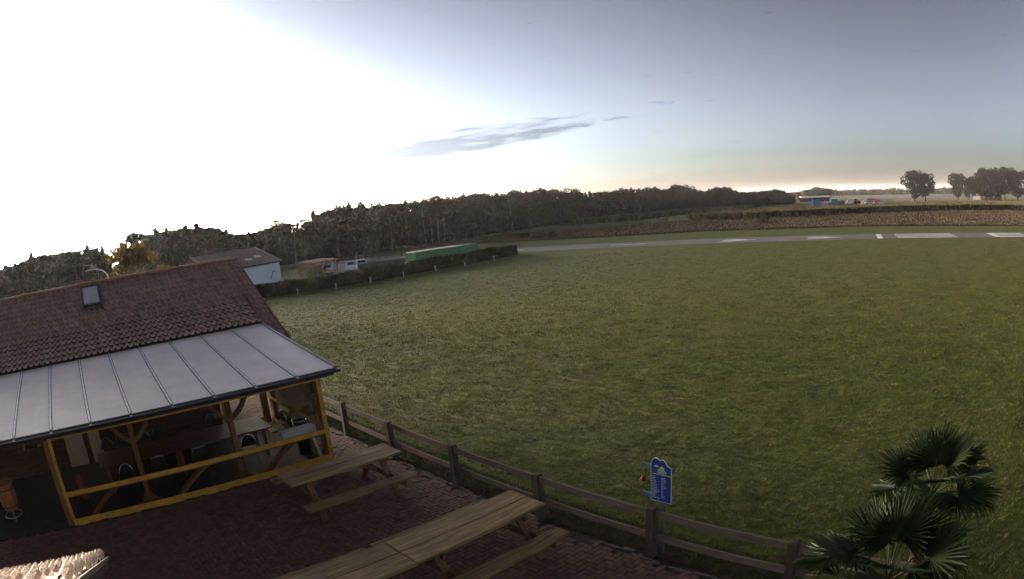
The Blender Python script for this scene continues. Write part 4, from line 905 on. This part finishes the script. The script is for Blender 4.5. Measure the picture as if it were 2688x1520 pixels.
# street lamp behind the clubhouse
sl_ = thing('street_lamp', 'curved arm street lamp rising behind the clubhouse ridge', 'street lamp', (4.65, 37.1, terr(4.65, 37.1)))
zb = 1.5+terr(4.65,37.1)*0
MB().tube([(0,0,0), (0,0,5.35), (-.10,0,5.75), (-.45,0,6.10), (-1.0,0,6.28), (-1.5,0,6.32)], [.08,.06,.045,.04,.04,.04], 8).build('pole', M_alu, sl_, True)
MB().add([(-1.35,-.09,6.26),(-2.15,-.07,6.24),(-2.15,.07,6.24),(-1.35,.09,6.26),(-1.35,-.07,6.40),(-1.5,-.05,6.42),(-2.15,-.04,6.29),(-2.15,.04,6.29),(-1.5,.05,6.42),(-1.35,.07,6.40)], [(0,1,2,3),(4,5,8,9),(5,6,7,8),(0,4,5,6,1),(3,2,7,8,9),(0,3,9,4),(1,6,7,2)]).build('lamp_head', mat('lamp_head_grey', (.32,.30,.28), .5), sl_)

# ------------------------------------------------------------------ green container, trailer and vehicles behind the hedge
def container(name, label, cat, x, y, rz, L, W2, H2, m, open_top=False, ribs=True):
    t = thing(name, label, cat, (x, y, -1.5), rz)
    def wall(nm, p0, p1, h0, h1):
        a, b = Vector(p0), Vector(p1); d = (b-a); n = d.length; d /= n; nr = Vector((d.y, -d.x)); pts = []; k = int(n/.28) if ribs else 2
        for i in range(k+1):
            for j, o in ((.0, 0), (.32, 0), (.5, -.035), (.82, -.035)):
                tt = (i+j)*n/(k+1); q = a+d*tt+nr*o; pts.append((q.x, q.y))
        pts.append((b.x, b.y)); m2 = MB(); vs = [(p[0], p[1], z) for z in (h0, h1) for p in pts]; kk = len(pts)
        m2.add(vs, [(i, i+1, kk+i+1, kk+i) for i in range(kk-1)]); m2.build(nm, m, t)
    wall('side_wall', (.06, .02), (L-.06, .02), .15, H2-.1); wall('side_wall', (L-.06, W2-.02), (.06, W2-.02), .15, H2-.1); wall('end_wall', (.02, W2-.06), (.02, .06), .15, H2-.1); wall('end_wall', (L-.02, .06), (L-.02, W2-.06), .15, H2-.1)
    for px, py in ((0,0), (L,0), (L,W2), (0,W2)): MB().box(px-.07, px+.07, py-.07, py+.07, 0, H2).build('corner_post', m, t)
    for z in (.06, H2-.06):
        for q in ((.071, L-.071, -.05, .05), (.071, L-.071, W2-.05, W2+.05), (-.05, .05, .071, W2-.071), (L-.05, L+.05, .071, W2-.071)): MB().box(*q, z-.06, z+.06).build('frame_rail', m, t)
        MB().box(.06, L-.06, .06, W2-.06, .12, .16).build('floor', M_dark, t); return t
M_cgr = mat('container_green', (.015,.150,.042), .5, .2, 2, spec=.4)
ct = container('shipping_container', 'long bright green shipping container behind the hedge', 'container', 48.6, 58.9, R(2.5), 11.2, 2.44, 2.5, M_cgr)
MB().box(.1, 8.6, .15, 2.3, 2.46, 2.56).build('roof', mat('container_roof_pale', (.55,.53,.46), .5), ct); MB().box(8.65, 11.1, .15, 2.3, 2.44, 2.53).build('roof', M_cgr, ct)
MB().ring((0,0,0), .5, .05).build('ring_mark', mat('mark_dark_green', (.006,.05,.018), .6), ct, loc=(2.0, -.05, 1.1), rot=(R(90), 0, 0))
container('skip_trailer', 'dark green low skip beside the green container', 'skip', 43.2, 65.8, R(-19), 7.8, 2.3, 1.6, mat('skip_dark_green', (.010,.030,.024), .6, .3, 2), ribs=False)
hp_ = MB(); n = 9
vs = [(i*.42+random.uniform(-.05,.05), j*.5, max(0, 1.45*math.sin(math.pi*min(1,(i+.5)/7))*math.sin(math.pi*(j+.5)/5)+random.uniform(-.1,.1))) for i in range(8) for j in range(5)]
hp_.add(vs, [(i*5+j, (i+1)*5+j, (i+1)*5+j+1, i*5+j+1) for i in range(7) for j in range(4)]).build('tarpaulin_heap', mat('grey_tarpaulin', (.36,.35,.34), .6, .3, 2), None, True, (45.9, 58.0, -1.5), label='grey white tarpaulin heap at the end of the green container', cat='tarpaulin')
def car(label, x, y, rz, m, van=False):
    t = thing('parked_car', label, 'car', (x, y, -1.5), rz, 'cars parked on the gravel lot'); L, W2 = 4.3, 1.75
    pf = [(-.0,.35),(.0,.75),(.15,.9),(1.05,1.0),(1.7,1.45),(3.3,1.48),(4.1,1.0),(4.3,.9),(4.3,.35)] if not van else [(0,.35),(0,1.0),(.9,1.15),(1.3,1.9),(4.3,1.95),(4.3,.35)]
    MB().prism(pf, lambda p: (p[0], 0.08*(p[1] > 1.05), p[1]), lambda p: (p[0], W2-.08*(p[1] > 1.05), p[1])).build('body', m, t)
    gp = [(1.2,1.03),(1.75,1.40),(3.2,1.42),(3.85,1.05)] if not van else [(1.0,1.2),(1.32,1.8),(2.2,1.82),(2.2,1.2)]
    for y0 in (-.004, W2+.004): MB().add([(p[0], y0+(.07 if y0 < 0 else -.07)*(p[1] > 1.1), p[1]) for p in gp], [(0,1,2,3)]).build('window', M_glass, t)
    MB().add([(1.08,.2,1.03),(1.08,W2-.2,1.03),(1.66,W2-.22,1.43),(1.66,.22,1.43)], [(0,1,2,3)]).build('windscreen', M_glass, t)
    for wx in (.8, 3.45):
        for wy in (-.01, W2-.17):
            wb = MB(); wb.lathe([(.31, 0), (.32, .03), (.32, .15), (.31, .18)], n=14); wb.v = [(v[0], v[2], v[1]) for v in wb.v]; wb.build('wheel', M_dark, t, loc=(wx, wy, .32))
    return t
M_car = mat('car_white', (.70,.70,.72), .25, .03, spec=.6, coat=.5); M_cars = mat('car_silver', (.45,.45,.47), .3, .05, metal=.5)
car('white car parked on the gravel, left of the pair', 44.6, 77.0, R(64), M_car); car('white car parked right of another, nearer the skip', 48.0, 75.2, R(60), M_car); car('silver car in front of the dark green skip end', 50.5, 76.0, R(66), M_cars)
wb_ = MB()
wfn = thing('wire_fence', 'thin wire fence with slim posts across the far grass', 'fence', (60, 112, -1.5)); wp = [Vector((60.5,117)).lerp(Vector((69,92)), k/13) for k in range(14)]
for p in wp: MB().box(-.05, .05, -.05, .05, 0, 2.0).build('post', M_dark, wfn, loc=(p.x-60, p.y-112, 0))
for z in (.7, 1.3, 1.9):
    for a, b in zip(wp[:-1], wp[1:]): MB().tube([(a.x-60, a.y-112, z), (b.x-60, b.y-112, z)], .012, 4).build('wire', M_dark, wfn)
bb = thing('stone_kerb', 'dark low bank of rubble edging the gravel lot', 'bank', (56, 108, -1.5))
for k in range(26):
    bm_ = bmesh.new(); bmesh.ops.create_icosphere(bm_, subdivisions=1, radius=random.uniform(.4,.7)); 
    for v in bm_.verts: v.co *= random.uniform(.8, 1.2); v.co.z *= .7
    me = bpy.data.meshes.new('stone'); bm_.to_mesh(me); bm_.free(); me.materials.append(M_soil); ob('stone', me, bb, (-6+k*.75+random.uniform(-.2,.2), 3-abs(k-12)*.18+random.uniform(-.3,.3), .2))

# ------------------------------------------------------------------ crops and field plants (uncountable)
def in_poly(X, Y, poly):
    ins = np.zeros(len(X), bool); j = len(poly)-1
    for i in range(len(poly)):
        xi, yi = poly[i]; xj, yj = poly[j]
        ins ^= ((yi > Y) != (yj > Y)) & (X < (xj-xi)*(Y-yi)/(yj-yi+1e-9)+xi); j = i
    return ins
def scatter(poly, n):
    p = np.array(poly); lo, hi = p.min(0), p.max(0); X = rng.uniform(lo[0], hi[0], n*3); Y = rng.uniform(lo[1], hi[1], n*3); k = in_poly(X, Y, poly); return X[k][:n], Y[k][:n]
def stalks(nm, poly, n, h0, h1, w_, m, edge=None, lean=.25):
    X, Y = scatter(poly, n)
    if edge is not None:
        e = np.array(edge); t = rng.random(n)*(len(e)-1); i = np.minimum(t.astype(int), len(e)-2); f = (t-i)[:, None]; q = e[i]*(1-f)+e[i+1]*f+rng.normal(0, .5, (n, 2)); X = np.concatenate([X, q[:, 0]]); Y = np.concatenate([Y, q[:, 1]])
    n = len(X); a = rng.uniform(0, 6.28, n); h_ = rng.uniform(h0, h1, n); c, s = np.cos(a)*w_, np.sin(a)*w_; lx, ly = rng.normal(0, lean, n)*h_, rng.normal(0, lean, n)*h_
    V = np.stack([np.stack([X-c, Y-s, 0*X-1.5], 1), np.stack([X+c, Y+s, 0*X-1.5], 1), np.stack([X+c*.9+lx, Y+s*.9+ly, h_*.95-1.5], 1), np.stack([X-c*.7+lx, Y-s*.7+ly, h_-1.5], 1)], 1).reshape(-1, 3)
    return ob(nm, np_mesh(nm, V, np.arange(len(V)).reshape(-1, 4), m), kind='stuff')
M_maize = mat('maize_leaves', (.115,.090,.028), .8, .4, .12, transl=.2, col2=(.17,.13,.042), detail=7); M_heath = mat('heath_plants', (.080,.052,.026), .9, .5, .12, transl=.15, col2=(.145,.10,.048), detail=7); M_rye = mat('pale_crop', (.13,.145,.09), .8, .3, .2, transl=.2); M_gm = mat('green_maize', (.055,.065,.022), .8, .4, .1, transl=.2)
MF = [(160,84),(159,61),(167,52),(180,38),(198,19),(214,-22),(300,-75),(330,-70),(275,-26),(239,25),(216,48),(211,69),(192,83),(176,92)]
stalks('maize_field', MF, 26000, 1.5, 1.95, .30, M_maize, [(160,84),(159,61),(167,52),(180,38),(198,19),(214,-22),(300,-75)])
stalks('heath_plants', DRY+DRYB, 50000, .08, .30, .13, M_heath, DRY)
stalks('pale_crop', [(122,132),(134,115),(139,95),(152,91),(176,103),(163,116),(152,131),(134,143)], 5000, .3, .5, .3, M_rye)
stalks('green_maize', [(165,135),(178,120),(215,122),(290,122),(250,146),(220,152),(183,150)], 9000, 1.3, 1.8, .4, M_gm, [(165,135),(178,120),(215,122),(290,122)])
M_bush = leafmat('bush_leaves', (.040,.034,.018))
def bush(label, x, y, r_, h, m=M_bush, n=350, z=-1.5):
    V, F = leaf_quads(blob_points([(random.uniform(-.5,.5)*r_, random.uniform(-.5,.5)*r_, h*.5, r_*.6, r_*.6, h*.5) for _ in range(5)], n), .12)
    return ob('bush', np_mesh('bush', V, F, m), None, (x, y, z), label=label, cat='bush', group='bushes at the field edge')
bush('round dark bush in the dry field near the maize', 127.2, 44.8, 2.6, 1.8); bush('low brown bush left of two others by the runway bend', 105.7, 97.4, 1.6, 1.2); bush('middle bush of the three beyond the hedge end', 101.9, 88.7, 1.7, 1.3); bush('darkest bush of the three beyond the hedge end', 102, 85.5, 1.6, 1.5); bush('small reddish bush right of the three beyond the hedge end', 104.5, 82, 1.5, 1.0, M_heath)

# ------------------------------------------------------------------ far farmland on the right
OAK = [broadleaf('crown', M_brd, 90+k, 5200, 44, .47, .06, .020) for k in range(3)]
OT = [trunk_mesh(M_barkd, o[1], .42, .022) for o in OAK]
def oak(label, x, y, h, k, wd_=1.0, name='field_tree', grp='large trees in the fields'): return tree(name, label, 'tree', OAK[k][0], OT[k], x, y, h, wd_, grp)
oak('taller left tree of the pair standing alone in the fields', 348.6, 44.3, 16.9, 0, .95); oak('smaller right tree of the pair standing alone in the fields', 352, 37.6, 15.0, 1, .95)
for x, y, h, k, w_, lb in ((383,18.5,15.6,2,.85,'leftmost round tree of the farm grove at the right edge'), (400,11.5,13.5,0,.95,'low tree second from the left in the farm grove'), (402,6,14,1,.8,'narrow tree in the middle of the farm grove'), (380,-2.6,18.4,2,.95,'tall tree of the farm grove before the red building'), (392,-10.5,18.0,0,.9,'tall tree beside the tallest one in the farm grove'), (405,-17,19.8,1,1.0,'tallest tree of the farm grove'), (405,-27,18,2,1.1,'rightmost tree of the farm grove, cut by the picture edge')): oak(lb, x, y, h, k, w_, 'farm_tree', 'trees of the farm grove')
fa = thing('farmhouse', 'red brick farmhouse half hidden among the farm grove', 'house', (412, -4, -1.5), R(100)); 
MB().box(-9, 9, 0, 8, 0, 3.0).build('wall', mat('farm_brick', (.22,.09,.07), .9), fa); MB().add([(-9.4,-.4,3.0),(9.4,-.4,3.0),(9.4,4,7),(-9.4,4,7),(9.4,8.4,3.0),(-9.4,8.4,3.0)], [(0,1,2,3),(3,2,4,5),(0,3,5),(1,4,2)]).build('roof', mat('farm_roof', (.16,.07,.055), .9), fa)
for k in range(4): MB().box(-7+k*4, -5.8+k*4, 8.0, 8.03, 1.0, 2.2).build('window', M_white, fa)
ob('white_caravan', MB().add([(0,0,.5),(5,0,.5),(5.4,0,1.4),(5,0,2.6),(.3,0,2.6),(0,0,1.6),(0,2.2,.5),(5,2.2,.5),(5.4,2.2,1.4),(5,2.2,2.6),(.3,2.2,2.6),(0,2.2,1.6)], [(0,1,2,3,4,5),(11,10,9,8,7,6),(0,6,7,1),(1,7,8,2),(2,8,9,3),(3,9,10,4),(4,10,11,5),(5,11,6,0)]).mesh('white_caravan', M_car), None, (376, 1.5, -1.5), (0,0,R(95)), label='small white caravan parked before the farm grove', cat='caravan')
# building yard: blue containers, red machine, heaps and vans
M_cbl = mat('container_blue', (.03,.20,.42), .5, .12, 1); M_cbl2 = mat('container_mid_blue', (.03,.14,.30), .5, .15, 1)
container('blue_container', 'large light blue container in the far yard, leftmost', 'container', 286.2, 89.4, R(-62), 3.4, 2.5, 3.0, M_cbl); container('blue_container', 'second light blue container, right of the lower blue ones', 'container', 304.3, 84.9, R(-62), 3.4, 2.5, 2.8, M_cbl)
container('blue_container', 'lower darker blue container between the two tall ones', 'container', 297.0, 84.9, R(-62), 2.8, 2.4, 1.1, M_cbl2)
for i, (x, y) in enumerate(((288, 88.3), (289.2, 86.2), (290, 84.8))):
    ob('water_tank', MB().lathe([(.5,0),(.6,.1),(.6,1.2),(.45,1.5),(.2,1.6)], n=12).mesh('water_tank', M_cbl if i < 2 else M_white, True), None, (x, y, -1.5), label=['blue tank beside the leftmost blue container','second blue tank in the far yard','white tank in the far yard beside the blue ones'][i], cat='tank')
tr_ = thing('red_tractor', 'red tractor standing in the far yard', 'tractor', (306, 71.0, -1.5), R(-60)); M_tr = mat('tractor_red', (.42,.03,.02), .4)
MB().bbox(0, 2.0, -.5, .5, .8, 1.6, .1).build('bonnet', M_tr, tr_); MB().bbox(-1.3, -.01, -.7, .7, .8, 2.6, .15).build('cab', M_tr, tr_); MB().box(-1.2, -.1, -.72, .72, 1.7, 2.3).build('window', M_glass, tr_)
for x, r_ in ((-.7, .85), (1.6, .55)):
    for y in (-.95, .6): wb = MB(); wb.lathe([(r_*.95, 0), (r_, .05), (r_, .3), (r_*.95, .35)], n=14); wb.v = [(v[0], v[2], v[1]) for v in wb.v]; wb.build('wheel', M_dark, tr_, loc=(x, y, r_))
def heap(label, x, y, L, W2, H2, m):
    mb = MB(); n1, n2 = 16, 9; vs = []
    for i in range(n1+1):
        for j in range(n2+1): u, v = i/n1*2-1, j/n2*2-1; vs.append((u*L/2, v*W2/2, max(-.05, H2*(1-u*u)**.6*(1-v*v)*random.uniform(.85, 1.1) if abs(u) < 1 and abs(v) < 1 else -.05)))
    mb.add(vs, [(i*(n2+1)+j, (i+1)*(n2+1)+j, (i+1)*(n2+1)+j+1, i*(n2+1)+j+1) for i in range(n1) for j in range(n2)])
    return mb.build('rubble_heap', m, None, True, (x, y, -1.5), rot=(0,0,R(-62)), label=label, cat='heap')
heap('tan pink heap of rubble right of the red tractor', 304, 62, 12, 6, 2.8, mat('rubble_tan', (.28,.21,.18), .9, .4, .6)); heap('dark grey soil heap beside the blue container', 304, 79, 6, 5, 2.0, M_soil); heap('reddish brick rubble heap at the yard end', 299, 57, 6, 5, 2.0, mat('rubble_red', (.26,.10,.08), .9, .4, .8))
for x, y, rz, lb in ((300, 75.5, -60, 'white van between soil heap and red tractor'), (297, 63.5, -55, 'white car in front of the tan rubble heap'), (296, 56.5, -60, 'white car at the yard end beside red rubble')): o = car(lb, x, y, R(rz), M_car, 'van' in lb); o['group'] = 'white vehicles in the far yard'
fs_ = thing('field_barn', 'long low open barn with pale roof behind the blue containers', 'barn', (381, 132, -1.5), R(-58)); 
MB().add([(0,0,3.0),(22,0,3.0),(22,6,3.9),(0,6,3.9),(0,0,2.8),(22,0,2.8),(22,6,3.7),(0,6,3.7)], [(0,1,2,3),(7,6,5,4),(0,4,5,1),(1,5,6,2),(2,6,7,3),(3,7,4,0)]).build('roof', mat('barn_roof_pale', (.52,.52,.50), .6), fs_)
for k in range(6):
    for y in (.3, 5.7): MB().box(.4+k*4.2-.12, .4+k*4.2+.12, y-.12, y+.12, 0, 2.8+y*.14).build('post', M_barkd, fs_)
MB().box(0, 22, 5.75, 5.85, 0, 3.6).build('back_wall', M_barkd, fs_)
# distant woods
for i in range(70):
    a = R(random.uniform(3.0, 27.0)); D = random.uniform(820, 1000); x, y = CAM.x+D*math.cos(a), CAM.y+D*math.sin(a); h = max(7, skyline_height(x, y)*random.uniform(.85, 1.05))
    c, _ = random.choice(BRL); tree('distant_tree', 'hazy tree of the distant wood on the horizon', 'tree', c, TRB, x, y, h, random.uniform(1.3, 1.9), 'distant trees on the horizon')
for i in range(26):
    a = R(random.uniform(17.5, 27.5)); D = random.uniform(430, 520); x, y = CAM.x+D*math.cos(a), CAM.y+D*math.sin(a); h = max(6, skyline_height(x, y)*random.uniform(.85, 1.03))
    c, _ = random.choice(BRL); tree('copse_tree', 'tree of the copse behind the low open barn', 'tree', c, TRB, x, y, h, random.uniform(1.1, 1.6), 'trees of the copse behind the barn')
N = 5000; a = rng.uniform(R(-12), R(30), N); D = rng.uniform(830, 1100, N); X, Y = CAM.x+D*np.cos(a), CAM.y+D*np.sin(a); hh = np.array([max(4, skyline_height(x, y)) for x, y in zip(X, Y)])
V, F = leaf_quads(np.stack([X, Y, -1.5+hh*.8*rng.random(N)], 1), 2.2); ob('distant_wood', np_mesh('distant_wood', V, F, leafmat('distant_leaves', (.03,.036,.018), .3, .01)), kind='stuff')
# power pylons
M_pyl = mat('pylon_steel', (.20,.21,.22), .6, metal=.3)
def pylon(label, az_, D, ztop):
    x, y = CAM.x+D*math.cos(R(az_)), CAM.y+D*math.sin(R(az_)); H2 = ztop+1.5; t = thing('power_pylon', label, 'pylon', (x, y, -1.5), R(az_), 'power pylons on the horizon'); th_ = .22*D/1500
    leg = MB(); w0, w1 = H2*.11, H2*.02
    for sx in (-1, 1):
        for sy in (-1, 1): leg.bar((sx*w0, sy*w0, 0), (sx*w1, sy*w1, H2*.95), th_, th_)
    for k in range(7):
        z0, z1 = H2*.95*k/7, H2*.95*(k+1)/7; a0, a1 = w0+(w1-w0)*k/7, w0+(w1-w0)*(k+1)/7
        for sx in (-1, 1): leg.bar((sx*a0, -a0, z0), (sx*a1, a1, z1), th_*.7, th_*.7); leg.bar((-a0, sx*a0, z0), (a1, sx*a1, z1), th_*.7, th_*.7)
    leg.build('tower', M_pyl, t)
    for zf, ln in ((.66, .33), (.82, .24)): MB().bar((0, -H2*ln, H2*zf), (0, H2*ln, H2*zf), th_*1.5, th_*1.5).build('cross_arm', M_pyl, t)
    for s in (-1, 1): MB().bar((0, s*.2, H2*.86), (0, s*H2*.17, H2), th_, th_).build('horn', M_pyl, t)
pylon('nearest power pylon, above the end of the forest', 25.62, 1500, CAM.z+1500*math.tan(R(.93))); pylon('left of the two close power pylons on the horizon', 16.95, 2300, CAM.z+2300*math.tan(R(.47))); pylon('right of the two close power pylons on the horizon', 15.07, 2100, CAM.z+2100*math.tan(R(.55))); pylon('faint power pylon beside the copse treetops', 18.15, 2500, CAM.z+2500*math.tan(R(.45)))

# ------------------------------------------------------------------ morning haze
hz = bpy.data.materials.new('morning_haze'); hz.use_nodes = True; hn, hlk = hz.node_tree.nodes, hz.node_tree.links; hn.remove(hn['Principled BSDF'])
pv = hn.new('ShaderNodeVolumePrincipled'); pv.inputs['Color'].default_value = (.95,.95,.97,1); pv.inputs['Density'].default_value = 0.00010; pv.inputs['Anisotropy'].default_value = 0.3; hlk.new(pv.outputs[0], hn['Material Output'].inputs['Volume'])
MB().box(-6200, 6200, -6200, 6200, -2.6, 40).build('haze', hz, None, kind='stuff')
